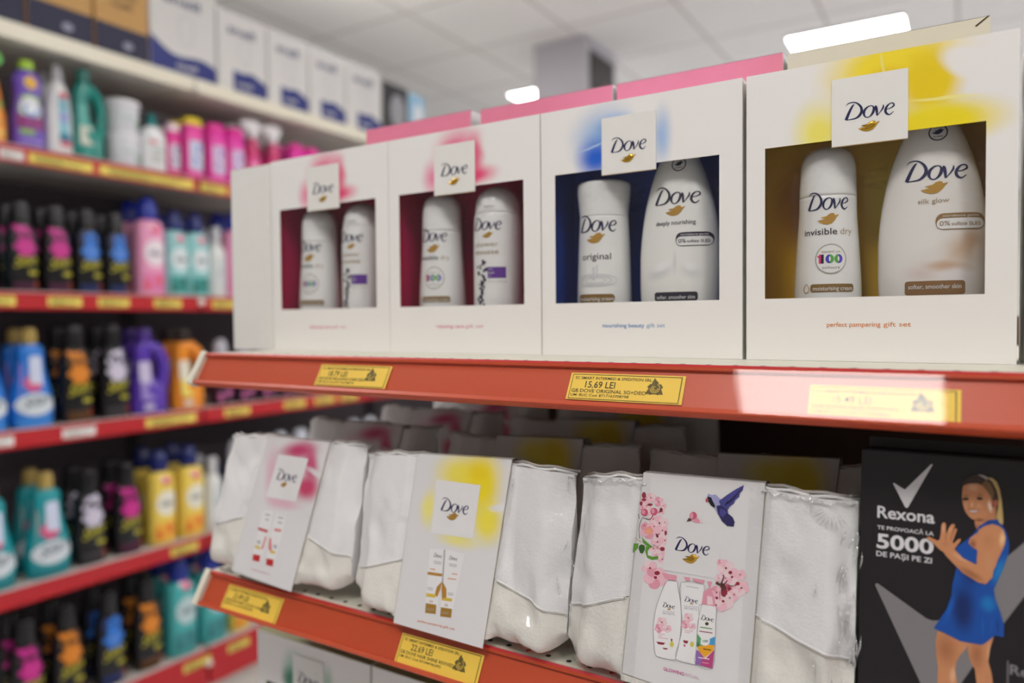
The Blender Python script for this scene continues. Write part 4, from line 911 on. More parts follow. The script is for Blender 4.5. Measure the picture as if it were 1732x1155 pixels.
    pl([(190, 775), (220, 815), (280, 865), (325, 900), (290, 915), (240, 880), (205, 840)], P3, LF, .0006); pl([(240, 890), (290, 905), (262, 950), (262, 1000), (320, 1020), (390, 1010), (385, 1050), (310, 1058), (255, 1030), (232, 960)], P3, LF, .0006)
    stroke(a, [(110, 780, 5), (150, 820, 8), (200, 840, 6), (225, 870, 6)], lambda x, y: fn(*P3(x, y), .0006), mat('stem_tan', (190, 170, 130), .5))
    # white square over the cluster
    pl([(543, 580), (1190, 640), (1115, 1180), (1105, 1290), (440, 1180), (480, 900), (528, 600)], P3, mat('sleeve_white', (228, 226, 226), .38), .0008)
    # loose bud
    dsc(818, 518, 44, 46, P3, PK[2], .001, 14); dsc(800, 520, 18, 40, P3, PK[1], .0011, 12); pl([(735, 592), (765, 545), (805, 570), (790, 580)], P3, BRN, .0011); pl([(805, 580), (860, 540), (900, 580), (895, 608), (840, 606)], P3, PK[1], .00105); pl([(880, 560), (940, 600), (895, 608)], P3, PK[3], .00104)
    # bird in flight
    BL = mat('bird_blue', (72, 70, 140), .5); BL2 = mat('bird_pale', (160, 160, 204), .5); BL3 = mat('bird_deep', (44, 38, 92), .5)
    pl([(1000, 250), (1040, 268), (1090, 262), (1130, 300), (1170, 330), (1235, 430), (1250, 490), (1170, 540), (1120, 510), (1085, 440), (1040, 380), (990, 330), (985, 290)], P3, BL2, .001)
    pl([(1130, 340), (1230, 265), (1330, 200), (1435, 145), (1420, 210), (1385, 250), (1380, 290), (1330, 330), (1310, 375), (1260, 410), (1240, 450), (1200, 430), (1150, 400)], P3, BL, .0011)
    for k in range(7): pl([(1200 + k * 4, 400 - k * 10), (1420 - k * 24, 170 + k * 34), (1415 - k * 24, 186 + k * 34), (1206 + k * 4, 408 - k * 10)], P3, BL3, .0012)
    pl([(1100, 400), (1150, 390), (1235, 450), (1240, 490), (1300, 540), (1325, 600), (1300, 650), (1230, 640), (1170, 590), (1120, 500)], P3, BL3, .0012)
    pl([(1150, 430), (1200, 450), (1230, 480), (1180, 540), (1130, 500)], P3, BL, .0013)
    pl([(1000, 285), (1040, 300), (1050, 330), (1085, 400), (1075, 425), (1030, 390), (1005, 350), (975, 320)], P3, BLACKI, .0013); dsc(985, 330, 17, 28, P3, mat('beak_red', (180, 84, 100), .5), .0014, 10)
    for k in range(4): pl([(1220 + k * 26, 620), (1240 + k * 26, 622), (1236 + k * 24, 660)], P3, BL3, .0011)
    lg(P3, 808, 872, 440, NAVY, .0012)
    # lower left blossom and band
    for (x, y, r, i) in ((265, 195, 105, 1), (215, 110, 70, 3)): flower(P4, x, y, r, PK[i], .5, .0003)
    dsc(280, 155, 26, 20, P4, DKR, .0009, 10)
    pl([(325, 152), (460, 178), (455, 230), (350, 205)], P4, PK[1], .0009); pl([(520, 188), (582, 196), (575, 225), (545, 230)], P4, PK[1], .0009); pl([(598, 200), (716, 222), (700, 250), (640, 245), (610, 225)], P4, PK[1], .0009); pl([(735, 228), (780, 234), (765, 285), (748, 280)], P4, PK[1], .0009)
    # right blossoms
    for (x, y, r, i) in ((905, 110, 78, 0), (960, 190, 82, 3), (1035, 170, 50, 3), (1045, 290, 70, 3), (980, 350, 55, 0), (880, 410, 95, 0), (820, 330, 60, 1), (755, 350, 60, 1), (925, 300, 45, 2), (850, 60, 30, 1), (900, 200, 50, 3), (840, 200, 34, 0), (990, 260, 40, 0), (940, 380, 60, 3), (870, 350, 40, 1)): flower(P4, x, y, r, PK[i], rnd.uniform(0, 1.2), .0009 + r * 1e-6)
    for q in (((850, 270, 40), (880, 270, 40), (890, 340, 60), (905, 350, 30)), ((860, 260, 16), (885, 190, 12), (878, 170, 10)), ((890, 255, 12), (920, 220, 8)), ((920, 270, 10), (985, 270, 8), (1010, 250, 10)), ((850, 320, 5), (848, 390, 4)), ((815, 240, 26), (850, 262, 20))):
        stroke(a, q, lambda x, y: fn(*P4(x, y), .0012), BRN)
    for (x, y, r) in ((890, 335, 30), (945, 150, 18), (1012, 250, 20), (822, 380, 14), (815, 445, 10), (935, 295, 20)): dsc(x, y, r, r * .9, P4, DKR, .0013, 10)
    # printed packs
    WB = mat('printed_white_bottle', (240, 238, 238), .4); SH = mat('printed_grey', (176, 174, 178), .5); LS = mat('printed_edge_grey', (150, 150, 156), .5)
    def pack(pts, e): 
        pl(pts, P4, WB, e); n = len(pts)
        stroke(a, [(x, y, 3.5) for x, y in pts], lambda x, y: fn(*P4(x, y), e + .0001), LS, closed=True, sub=3)
    pack([(370, 228), (460, 232), (468, 290), (490, 400), (500, 560), (488, 740), (445, 935), (395, 938), (272, 905), (252, 780), (248, 640), (270, 480), (320, 330)], .0013)
    pack([(500, 240), (706, 262), (690, 420), (650, 600), (640, 760), (628, 975), (620, 984), (450, 935), (488, 760), (510, 620), (498, 440)], .0014)
    pack([(670, 440), (815, 455), (812, 600), (806, 780), (782, 1020), (628, 980), (636, 860), (645, 700), (662, 540)], .0015)
    pl([(700, 330), (735, 310), (780, 320), (800, 370), (812, 440), (812, 458), (685, 436)], P4, PK[1], .0016); pl([(735, 360), (780, 370), (790, 440), (735, 440)], P4, PK[3], .0017)
    pl([(644, 700), (690, 760), (655, 830), (640, 820)], P4, mat('can_green', (96, 170, 110), .4), .0017); pl([(640, 780), (700, 810), (700, 830), (650, 850)], P4, mat('can_green', (96, 170, 110), .4), .0017)
    pl([(806, 730), (760, 750), (740, 800), (804, 815)], P4, mat('can_blue', (70, 160, 214), .4), .0017); pl([(650, 820), (740, 800), (804, 810), (790, 860), (715, 920), (660, 860)], P4, mat('can_orange', (240, 170, 40), .4), .0018)
    pl([(634, 850), (660, 860), (700, 910), (720, 930), (800, 850), (782, 1020), (628, 980)], P4, mat('can_magenta', (190, 70, 130), .4), .0017); pl([(634, 850), (655, 856), (690, 920), (680, 990), (628, 978)], P4, mat('can_violet', (150, 110, 180), .4), .0018)
    dsc(718, 770, 42, 42, P4, WB, .0019, 20); tx('100', P4, 694, 780, 744, 782, 22, mat('printed_teal', (60, 130, 110), .4), .002, .03)
    lg(P4, 388, 445, 112, BLACKI, .0016); lg(P4, 592, 393, 124, NAVY, .0016); lg(P4, 738, 560, 120, BLACKI, .0018)
    for (x, y) in ((390, 482), (594, 432)): dsc(x, y, 16, 7, P4, GOLDI, .0016, 10)
    dsc(733, 614, 17, 15, P4, OLIVE, .0018, 12)
    tx('NOURISHING', P4, 330, 502, 440, 514, 10, SH, .0016, .01); tx('SECRETS', P4, 330, 524, 440, 538, 16, SH, .0016, .01); tx('NOURISHING', P4, 526, 456, 645, 468, 10, SH, .0016, .01); tx('SECRETS', P4, 526, 478, 645, 494, 18, SH, .0016, .01)
    pl([(544, 270), (658, 290), (658, 295), (544, 275)], P4, SH, .0016)
    for (g, x, y, r, i) in ((P4, 325, 600, 48, 0), (P4, 300, 655, 42, 1), (P4, 375, 660, 36, 3), (P4, 565, 560, 46, 0), (P4, 540, 620, 40, 1), (P4, 600, 640, 34, 3)): flower(g, x, y, r, PK[i], .4, .0016)
    for (x, y, w, h, m) in ((275, 775, 80, 30, DKR), (515, 762, 50, 32, DKR), (330, 830, 50, 18, DKR), (520, 800, 20, 24, PK[2]), (405, 750, 16, 30, DKR)): pl([(x, y), (x + w, y + w * .15), (x + w * .8, y + h), (x + w * .2, y + h * .8)], P4, m, .0016)
    for (x, y) in ((415, 800), (598, 800)): dsc(x, y, 18, 26, P4, mat('printed_lime', (214, 206, 90), .4), .0017, 12)
    for (x, y, w) in ((290, 700, 60), (290, 718, 40), (530, 672, 76), (532, 688, 50), (290, 736, 90)): pl([(x, y), (x + w, y + w * .14), (x + w, y + w * .14 + 5), (x, y + 5)], P4, PK[1], .0016)
    for (x, y, w, m) in ((672, 640, 110, LF), (664, 676, 120, DKR), (700, 838, 70, BLACKI), (655, 915, 100, WB), (690, 960, 60, PK[1])): pl([(x, y), (x + w, y + w * .15), (x + w, y + w * .15 + 8), (x, y + 8)], P4, m, .0019)
    CT = mat('glowing_text', (206, 110, 160), .5); tx('GLOWING', P4, 336, 1036, 524, 1086, 30, CT, .0004, .03); tx('RITUAL', P4, 536, 1088, 660, 1122, 30, mat('ritual_text', (206, 170, 196), .5), .0004, .0)
def seam_px(*pts): return [H(HB, *p) for p in pts]
C2 = lambda x, y: (900 + x / 2.159, 620 + y / 2.159); C1 = lambda x, y: (320 + x / 2.009, 580 + y / 2.009)
BQ = {0: ([(-.7037, .151), (-.5007, .153), (-.7286, .0085), (-.5089, .011)], [(-.6354, .154), (-.5436, .155), (-.6682, .0078), (-.5745, .0027)], seam_px(C1(95, 612), C1(185, 592), C1(398, 650), C1(548, 748))),
      1: ([(-.4978, .149), (-.2717, .1517), (-.4993, .005), (-.2706, .006)], [(-.4298, .1535), (-.3279, .1575), (-.4395, .0001), (-.3416, -.001)], seam_px(C1(535, 770), C1(722, 735), C1(1028, 793), C1(1265, 938))),
      2: ([(-.2635, .1502), (-.0593, .1557), (-.2702, .003), (-.0600, .003)], [(-.2089, .1585), (-.1183, .160), (-.2164, .0092), (-.1240, .003)], seam_px(C2(118, 880), C2(348, 842), C2(806, 905), C2(1190, 1106)))}
labs = ['white vinyl pouch with pink flower sleeve, leftmost in the front row', 'white vinyl pouch with yellow flower sleeve in the middle of the front row', 'shrink-wrapped white pouch with cherry blossom and bird sleeve in the front row']
kinds = ['pink', 'yellow', 'floral']; Y0 = -.100; Z0 = 1.146
for i in range(3):
    make_pouch(kinds[i], *BQ[i], 3 + i, labs[i], (XB[i], Y0, Z0), wrap=(0, 1, 2)[i])
back = [make_pouch(kinds[i], *BQ[i], 13 + i, 'x', (XB[i], Y0, Z0), detail=False) for i in range(2)]
words = {0: 'pink', 1: 'yellow'}
pos = [(0, .125, -.010, 0, 'white pouch with pink sleeve right behind the leftmost front pouch'), (1, .125, .006, 0, 'white pouch with yellow sleeve right behind the middle front pouch'),
       (1, .135, .240, 0, 'white pouch with yellow sleeve right behind the blossom sleeve pouch'), (0, .25, .0, .003, 'white pouch with pink sleeve in the third row at the left'),
       (1, .25, .01, .003, 'white pouch with yellow sleeve in the third row, middle'), (0, .37, .0, .005, 'white pouch at the very back of the shelf, leftmost'), (1, .37, .012, .004, 'white pouch at the very back of the shelf, middle')]
seen = set()
for k, dy, dx, dz, lab in pos:
    s = back[k]; p = (XB[k] + dx, Y0 + dy, Z0 + dz)
    if k not in seen: seen.add(k); s.location = p; s['label'] = lab
    else: copy_tree(s, p, lab)
# ------------------------------------------------------------------ price labels on the front rails
price_tag(-.5330, .0900, PU, '18.79 LEI', 'GB DOVE RELAXING CARE DEO', 'UM: BUC Cod: 8717163708774', 'yellow 18.79 lei label on the upper rail under the pink boxes', s0=.0085)
price_tag(-.2600, .0915, PU, '15.69 LEI', 'GB DOVE ORIGINAL SG+DEO', 'UM: BUC Cod: 8717163708798', 'yellow 15.69 lei label on the upper rail under the blue flower box', s0=.0085)
price_tag(-.0850, .0840, PU, '15.49 LEI', 'GB DOVE SILK DEO+SG', 'UM: BUC Cod: 8717163708804', 'yellow 15.49 lei label on the upper rail under the glare', s0=.0115)
price_tag(-.6800, .0870, PB_, '21.49 LEI', 'GB DOVE HAIR COLOR CARE', 'UM: BUC Cod: 8710447462508', 'orange yellow label at the left end of the lower rail', s0=.0085, hi=.0265)
price_tag(-.4350, .0900, PB_, '22.69 LEI', 'GB DOVE HAIR SHINE REVIVED', 'UM: BUC Cod: 8710447462492', 'orange yellow 22.69 lei label on the lower rail below the yellow sleeve', s0=.0085, hi=.0265)
# ------------------------------------------------------------------ wall rack across the aisle
RX = -2.19; SZ = {1: 2.235, 2: 1.905, 3: 1.508, 4: 1.13, 5: .70, 6: .31}
KN = mat('white_steel', (226, 222, 212), .4); SHR = mat('rack_shelf_steel', (200, 194, 186), .45)
def make_rack(y0, y1, label):
    t = thing('wall_rack', label, 'shelf unit', (RX, y0, 0)); w = y1 - y0
    for k, z in SZ.items():
        a = MB(); a.box(-.40, -.012, .002, w - .002, z - .03, z, KN if k == 1 else SHR)
        if k == 1: a.box(-.012, 0, .002, w - .002, z - .042, z + .004, mat('cream_rack_edge', (232, 226, 206), .4))
        o = bevel(a.build('shelf_board', t), .002)
        if k > 1:
            hh = .045 if k < 6 else .125
            a = MB()
            pr = [(-.012, z), (-.002, z + .002), (.003, z - .002), (.003, z - hh + .003), (.009, z - hh), (-.004, z - hh - .001), (-.012, z - hh + .004)]
            a.extrude([(p[0], p[1]) for p in pr], lambda u, v, d: (u, d, v), .004, w - .004, RRAIL)
            r = a.build('price_rail', t)
            a = MB(); a.box(-.011, .0025, .004, w - .004, z + .0022, z + .0045, mat('rail_top_strip', (222, 206, 204), .4)); a.build('top_strip', r)
    a = MB(); a.box(-.46, -.44, 0, w, .1, 2.27, DARKP); a.build('back_panel', t)
    for y in (-.015, w - .02): a = MB(); a.box(-.44, -.405, y + .016, y + .032, 0, 2.27, mat('upright_grey', (70, 66, 70), .6)); a.build('upright', t)
    a = MB(); a.box(-.40, -.02, .002, w - .002, 0, .18, SHR); a.build('base_plinth', t)
    for z in (2.205, 1.49, .26):
        a = MB(); rings = []
        for q in range(5):
            an = q / 4 * pi * .5; rings.append([(.004 + .012 * sin(an), w + .013 * cos(an) * cos(e * pi / 6), z + .013 * cos(an) * sin(e * pi / 6)) for e in range(12)])
        a.loft(rings, KN); a.build('joint_cap', t)
    return t
make_rack(-.33, .945, 'near bay of the tall wall rack, left of the joint caps'); make_rack(.948, 2.22, 'middle bay of the tall wall rack, right of the joint caps'); make_rack(2.223, 3.5, 'far bay of the tall wall rack, mostly behind the gift boxes')
def rack_label(z, y0, y1, kind, label):
    a = MB(); m = {'y': mat('pale_yellow_label', (240, 222, 104), .55), 'w': YLABW}[kind]; h = .026
    a.box(0, .0012, 0, y1 - y0, 0, h, m)
    for k, (u0, u1, v) in enumerate(((.08, .9, .018), (.08, .5, .010), (.1, .8, .004))):
        w = y1 - y0; a.add([(.0015, w * u0, v), (.0015, w * u1, v), (.0015, w * u1, v + .0035), (.0015, w * u0, v + .0035)], [(0, 1, 2, 3)], OLIVE if kind == 'y' else GREYI)
    tag(a.build('price_label', None, (RX + .0032, y0, z)), label, 'price label', 'price labels on the wall rack')
for z, y0, y1, k, lab in [
    (1.866, .350, .408, 'w', 'white label at the left end of the rail under the orange spray bottle'), (1.866, .422, .594, 'y', 'long yellow label under the purple and white cleaner bottles'),
    (1.866, .616, .924, 'y', 'longest yellow label, under the teal jug and white tubs'), (1.866, .952, 1.05, 'y', 'short yellow label under the yellow-capped pink canister'), (1.866, 1.069, 1.123, 'y', 'tiny yellow label at the right end, under the pink canisters'),
    (1.472, .301, .378, 'y', 'yellow label on the middle rail under the teal bottle at the left edge'), (1.472, .461, .553, 'y', 'yellow label under the two black and magenta bottles'), (1.472, .601, .695, 'y', 'yellow label under the two black and blue bottles'),
    (1.472, .778, .871, 'y', 'yellow label under the pink bottle with navy cap'), (1.472, .989, 1.089, 'y', 'yellow label under the white bottle beside the gift boxes'),
    (1.094, .278, .364, 'w', 'white label at the left edge under the pale blue bottles'), (1.094, .491, .583, 'w', 'white label under the black and orange bottle'), (1.094, .741, .916, 'y', 'long yellow label under the purple and orange jugs'),
    (1.094, 1.029, 1.133, 'y', 'yellow label just right of the orange jug, first of four small ones'), (1.094, 1.292, 1.394, 'y', 'second small yellow label right of the orange jug'), (1.094, 1.446, 1.549, 'y', 'third small yellow label right of the orange jug'), (1.094, 1.585, 1.682, 'y', 'farthest small yellow label, just above the pouches'),
    (.662, .816, .913, 'y', 'yellow label under the two yellow bottles'), (.262, .852, .953, 'y', 'yellow label on the deep bottom rail left of the joint cap'), (.262, 1.024, 1.111, 'y', 'yellow label on the deep bottom rail right of the joint cap')]:
    rack_label(z, y0, y1, k, lab)
ROT = pi / 2
def star(mb, f, u, v, r, m, core, n=6): 
    disc(mb, f, u, v, r, r, m, 48, 4, lambda a: .62 + .38 * abs(cos(n * a / 2)) ** .8); disc(mb, f, u, v, r * .32, r * .32, core, 16, 1)
def M_(c, g=.3): return mat('plastic_%02x%02x%02x' % tuple(c), c, g)
LIME = mat('script_yellow_green', (190, 180, 40), .4)
def soft_black(col, bg, core):
    t = thing('softener_bottle', 'x', 'softener bottle'); sh = Shape([(0, .034, .022), (.004, .038, .026), (.05, .041, .028), (.10, .040, .028), (.14, .037, .026), (.175, .034, .023), (.19, .027, .02), (.196, .022, .02)], 2.6)
    a = MB(); sh.mesh(a, BLK, 32); f = sh.skin(); f2 = sh.skin(.0007); f3 = sh.skin(.001)
    CM = M_(col, .4); BM = M_(bg, .4); rnd = random.Random(sum(col))
    patch(a, f, -.026, .026, .150, .186, BM, 10, 5); patch(a, f, -.030, .030, .002, .03, BM, 10, 3)
    for k in range(9): disc(a, sh.skin(.0005 + k * 1e-5), rnd.uniform(-.022, .022), rnd.uniform(.15, .183), .006, .007, CM, 9, 1)
    star(a, f2, .002, .128, .030, CM, M_(core, .4))
    text(a, 'Silan', -.028, .070, .028, LIME, f3, 'l', .060, .008, .3, .25); patch(a, f2, .008, .032, .052, .062, LIME, 6, 1)
    patch(a, f2, .024, .033, .012, .035, M_((150, 60, 30), .4), 3, 3)
    a.build('bottle_body', t)
    a = MB(); Shape([(.196, .024, .022), (.20, .0245, .0225), (.245, .022, .020), (.256, .018, .016), (.258, .012, .011)], 2.2).mesh(a, BLK, 24); a.build('cap', t); return t
def soft_bright(col, low, panel, capc=(176, 150, 80)):
    t = thing('softener_bottle', 'x', 'softener bottle'); sh = Shape([(0, .046, .028), (.004, .050, .030), (.05, .053, .032), (.09, .049, .030), (.13, .040, .026), (.17, .033, .023), (.20, .033, .022), (.215, .028, .018), (.222, .016, .014)], 2.5)
    a = MB(); sh.mesh(a, M_(col, .3), 32); f = sh.skin(); f2 = sh.skin(.0007); f3 = sh.skin(.001)
    a.poly([(-.026, .215), (.004, .215), (-.004, .18), (.0, .10), (-.036, .085)], f, M_(panel, .4)); 
    patch(a, f, -.012, .020, .105, .19, M_((206, 214, 236), .4), 6, 6, .008); disc(a, f2, -.004, .118, .022, .022, M_((214, 84, 130), .4), 22, 3)
    disc(a, f2, .0, .062, .048, .030, M_((214, 222, 228), .4), 30, 6); text(a, 'Silan', -.030, .052, .028, M_((60, 80, 96), .4), f3, 'l', .066, .01, .3, .22)
    patch(a, f2, -.044, .044, .004, .026, M_(low, .35), 12, 3); text(a, 'fresh', -.006, .165, .009, GREYI, f2, 'l', .02)
    a.build('bottle_body', t)
    a = MB(); Shape([(.222, .0165, .0155), (.226, .018, .017), (.252, .0175, .0165), (.262, .013, .012), (.264, .007, .006)], 2).mesh(a, M_(capc, .35), 20); a.build('cap', t); return t
def square_bottle(body, panel, foot, spot, capc, capn='cap', h=.205):
    t = thing('softener_bottle', 'x', 'softener bottle'); sh = Shape([(0, .034, .026), (.004, .038, .030), (.10, .0385, .031), (h - .025, .037, .030), (h - .01, .032, .027), (h, .018, .018)], 3.2)
    a = MB(); sh.mesh(a, M_(body, .3), 32); f = sh.skin(); f2 = sh.skin(.0007); f3 = sh.skin(.001)
    disc(a, f, .004, .115, .031, .036, M_(panel, .4), 28, 5); text(a, 'silan', -.014, .108, .016, M_((90, 86, 100), .4), f3, 'l', .036, .02)
    patch(a, f, -.034, .034, .012, .062, M_(foot, .4), 10, 3); disc(a, f2, .012, .042, .013, .016, M_(spot, .4), 18, 3, lambda q: .8 + .2 * cos(5 * q)); disc(a, f2, -.02, .03, .008, .014, M_(spot, .4), 14, 2)
    disc(a, f2, .004, .178, .013, .011, M_((226, 90, 130), .4), 14, 2); disc(a, f3, -.006, .184, .009, .006, M_((240, 200, 214), .4), 12, 1)
    a.build('bottle_body', t)
    a = MB(); Shape([(h - .002, .020, .019), (h + .004, .025, .024), (h + .03, .024, .023), (h + .05, .018, .017), (h + .058, .010, .009)], 2).mesh(a, M_(capc, .2), 24); a.build('cap', t); return t
def slim_white(body, capc, h=.25):
    t = thing('detergent_bottle', 'x', 'detergent bottle'); sh = Shape([(0, .030, .022), (.004, .034, .025), (.13, .034, .025), (.165, .030, .023), (.185, .018, .016), (.195, .0125, .0125)], 2.4)
    a = MB(); sh.mesh(a, M_(body, .25), 28); f = sh.skin(); patch(a, f, -.02, .022, .04, .13, M_((206, 212, 214), .4), 6, 4, .01); text(a, 'silan', -.012, .085, .012, GREYI, sh.skin(.0007), 'l', .026, .01)
    a.build('bottle_body', t); a = MB(); Shape([(.195, .013, .013), (.2, .016, .016), (h - .025, .015, .015), (h - .012, .019, .019), (h - .002, .013, .013), (h, .005, .005)], 2).mesh(a, M_(capc, .2), 20); a.build('cap', t); return t
def jug(body, capc, lab1, lab2, s=1.0):
    t = thing('detergent_jug', 'x', 'detergent jug')
    sh = Shape([(0, .050, .030), (.006, .056, .034), (.05, .058, .036), (.085, .050, .034), (.12, .030, .028), (.17, .024, .024), (.20, .026, .024), (.222, .024, .022), (.23, .018, .018)], 2.4)
    a = MB(); m = M_(body, .18); seg = 32
    rings = []
    for z, A, B in sh.p:
        k = max(0, min(1, (z - .07) / .05)); cx = -.022 * k * (1 if z < .2 else 1 - (z - .2) / .05); rings.append(section(A, B, z, 2.4, seg, cx))
    a.loft(rings, m)
    pts = [(-.012, 0, .214), (.012, 0, .212), (.036, 0, .196), (.050, 0, .168), (.053, 0, .135), (.050, 0, .105), (.042, 0, .078), (.03, 0, .06)]
    P = [Vector(p) for p in pts]; Q = []
    for i in range(len(P) - 1):
        for q in range(3): Q.append(P[i].lerp(P[i + 1], q / 3))
    a.tube(Q + [P[-1]], [.018 + .004 * abs(i - 12) / 12 for i in range(len(Q) + 1)], m, 12)
    f = lambda u, v: (u, -.0362 if v < .08 else -.0362 + (v - .08) * .05, v)
    f = lambda u, v: (u, -sh.ab(v)[1] - .0008, v)
    patch(a, f, -.044, -.006, .10, .165, M_(lab1, .4), 4, 3, .004) ; patch(a, f, -.042, .004, .045, .10, M_(lab2, .4), 4, 3, .006)
    for k in range(4): patch(a, lambda u, v: (u, -sh.ab(v)[1] - .0014, v), -.038, -.012, .108 + k * .012, .113 + k * .012, GREYI, 2, 1)
    patch(a, f, -.034, .0, .015, .032, M_(lab1, .4), 4, 1)
    a.build('jug_body', t)
    a = MB(); Shape([(.228, .022, .022), (.234, .024, .024), (.262, .0225, .0225), (.270, .016, .016)], 2, cx=-.012).mesh(a, M_(capc, .25), 24); a.build('cap', t); return t
def purple_dish():
    t = thing('cleaner_bottle', 'x', 'cleaner bottle'); sh = Shape([(0, .036, .022), (.004, .041, .026), (.05, .042, .027), (.10, .040, .026), (.14, .034, .023), (.165, .033, .023), (.19, .037, .024), (.21, .034, .022), (.224, .022, .017), (.228, .014, .014)], 2.5)
    a = MB(); sh.mesh(a, M_((112, 76, 190), .25), 32); f = sh.skin(); f2 = sh.skin(.0007); f3 = sh.skin(.001); f4 = sh.skin(.0013)
    disc(a, f, .001, .190, .019, .019, M_((240, 196, 40), .4), 22, 3, lambda q: .9 + .1 * cos(8 * q)); disc(a, f2, .001, .190, .008, .008, M_((220, 150, 30), .4), 14, 1)
    disc(a, f, 0, .122, .034, .036, M_((150, 190, 90), .4), 28, 4); disc(a, f2, 0, .120, .028, .030, M_((226, 228, 232), .4), 26, 4); disc(a, f3, 0, .112, .020, .018, M_((120, 160, 214), .4), 22, 3); disc(a, f4, 0, .116, .012, .011, PLW, 16, 2)
    patch(a, f3, -.036, .036, .062, .096, M_((140, 40, 120), .4), 10, 2); patch(a, f4, -.030, .008, .044, .058, M_((140, 180, 70), .4), 6, 1); patch(a, f4, -.028, .030, .022, .03, M_((160, 140, 214), .4), 6, 1)
    a.build('bottle_body', t); a = MB(); Shape([(.226, .0165, .0165), (.230, .019, .018), (.246, .019, .018), (.254, .014, .013), (.256, .006, .006)], 2).mesh(a, M_((172, 214, 50), .3), 20); a.build('cap', t); return t
def bleach():
    t = thing('cleaner_bottle', 'x', 'cleaner bottle'); sh = Shape([(0, .030, .022), (.004, .037, .027), (.10, .036, .026), (.15, .033, .025), (.19, .027, .021), (.215, .016, .015), (.22, .013, .013)], 2.5)
    a = MB(); sh.mesh(a, M_((226, 226, 226), .25), 30); f = sh.skin(); f2 = sh.skin(.0007)
    patch(a, f, -.010, .020, .06, .178, M_((130, 190, 206), .4), 6, 8); disc(a, f2, .006, .176, .014, .010, M_((196, 40, 70), .4), 16, 2); patch(a, f2, -.008, .018, .10, .125, M_((150, 150, 206), .4), 4, 2); patch(a, f2, -.010, .026, .045, .066, M_((30, 120, 150), .4), 6, 2); patch(a, f2, -.008, .028, .030, .044, M_((206, 70, 100), .4), 6, 2)
    text(a, 'clean', -.007, .145, .010, NAVY, f2, 'l', .022, .02)
    a.build('bottle_body', t); a = MB(); Shape([(.218, .015, .015), (.222, .017, .017), (.245, .014, .014), (.264, .009, .009), (.267, .005, .005)], 2).mesh(a, M_((180, 180, 186), .3), 20); a.build('cap', t); return t
def sprayer(body, trig, band, spot):
    t = thing('spray_bottle', 'x', 'spray bottle'); sh = Shape([(0, .030, .022), (.004, .035, .026), (.07, .036, .027), (.11, .029, .023), (.15, .024, .020), (.185, .017, .016), (.196, .014, .014)], 2.4)
    a = MB(); sh.mesh(a, M_(body, .25), 28); f = sh.skin(); f2 = sh.skin(.0007); patch(a, f, -.026, .026, .06, .12, M_(band, .4), 8, 4, .008); disc(a, f2, 0, .09, .016, .014, M_(spot, .4), 18, 3); patch(a, f, -.028, .028, .02, .045, M_(spot, .4), 8, 2)
    a.build('bottle_body', t)
    a = MB(); m = M_(trig, .28); Shape([(.194, .016, .016), (.2, .018, .018), (.218, .016, .016)], 2).mesh(a, m, 20)
    out = [(-.030, .236), (-.022, .222), (-.010, .216), (.012, .216), (.026, .224), (.030, .240), (.022, .254), (.0, .260), (-.026, .256), (-.044, .250), (-.046, .240)]
    a.extrude(out, lambda u, v, d: (u, d, v), -.013, .013, m); a.build('spray_head', t)
    a = MB(); a.tube([(-.026, 0, .236), (-.034, 0, .214), (-.030, 0, .196)], [.005, .0055, .004], m, 8); a.build('trigger', t)
    return t
def canister(body, capc, panel, spot, h=.215, r=.036, cap=.03):
    t = thing('powder_canister', 'x', 'stain remover'); b = h - cap; sh = Shape([(0, r * .96, r * .7), (.003, r, r * .74), (b, r, r * .74)], 2.6)
    a = MB(); sh.mesh(a, M_(body, .25), 28); f = sh.skin(); f2 = sh.skin(.0007); patch(a, f, -r * .7, r * .75, b * .18, b * .72, M_(panel, .4), 8, 5, .008)
    a.poly([(-r * .3, b * .3), (r * .1, b * .3), (r * .6, b * .68), (r * .25, b * .68)], f2, M_(spot, .4)); text(a, 'X', -r * .4, b * .3, b * .22, M_((240, 236, 244), .4), sh.skin(.001), 'l', None, .03)
    a.build('can_body', t); a = MB(); Shape([(b, r * .97, r * .72), (b + .004, r * .98, r * .74), (h - .012, r * .93, r * .7), (h - .003, r * .7, r * .52), (h, r * .3, r * .2)], 2.3).mesh(a, M_(capc, .25), 24); a.build('cap', t); return t
def tub():
    t = thing('plastic_tub', 'x', 'tub'); sh = Shape([(0, .040, .040), (.003, .044, .044), (.085, .048, .048)], 2); a = MB(); sh.mesh(a, M_((224, 224, 228), .25), 32); f = sh.skin(); f2 = sh.skin(.0007)
    patch(a, f, -.034, .036, .016, .07, M_((214, 220, 222), .4), 12, 2); text(a, 'crema', -.022, .044, .012, M_((120, 150, 140), .4), f2, 'l', .044, .01); patch(a, f2, -.02, .01, .022, .030, M_((200, 190, 210), .4), 5, 1); disc(a, f2, .024, .03, .009, .012, M_((150, 180, 160), .4), 14, 2)
    a.build('tub_body', t); a = MB(); Shape([(.085, .0505, .0505), (.087, .0515, .0515), (.099, .0515, .0515), (.103, .048, .048), (.104, .03, .03)], 2).mesh(a, M_((232, 232, 236), .22), 32); a.build('lid', t); return t
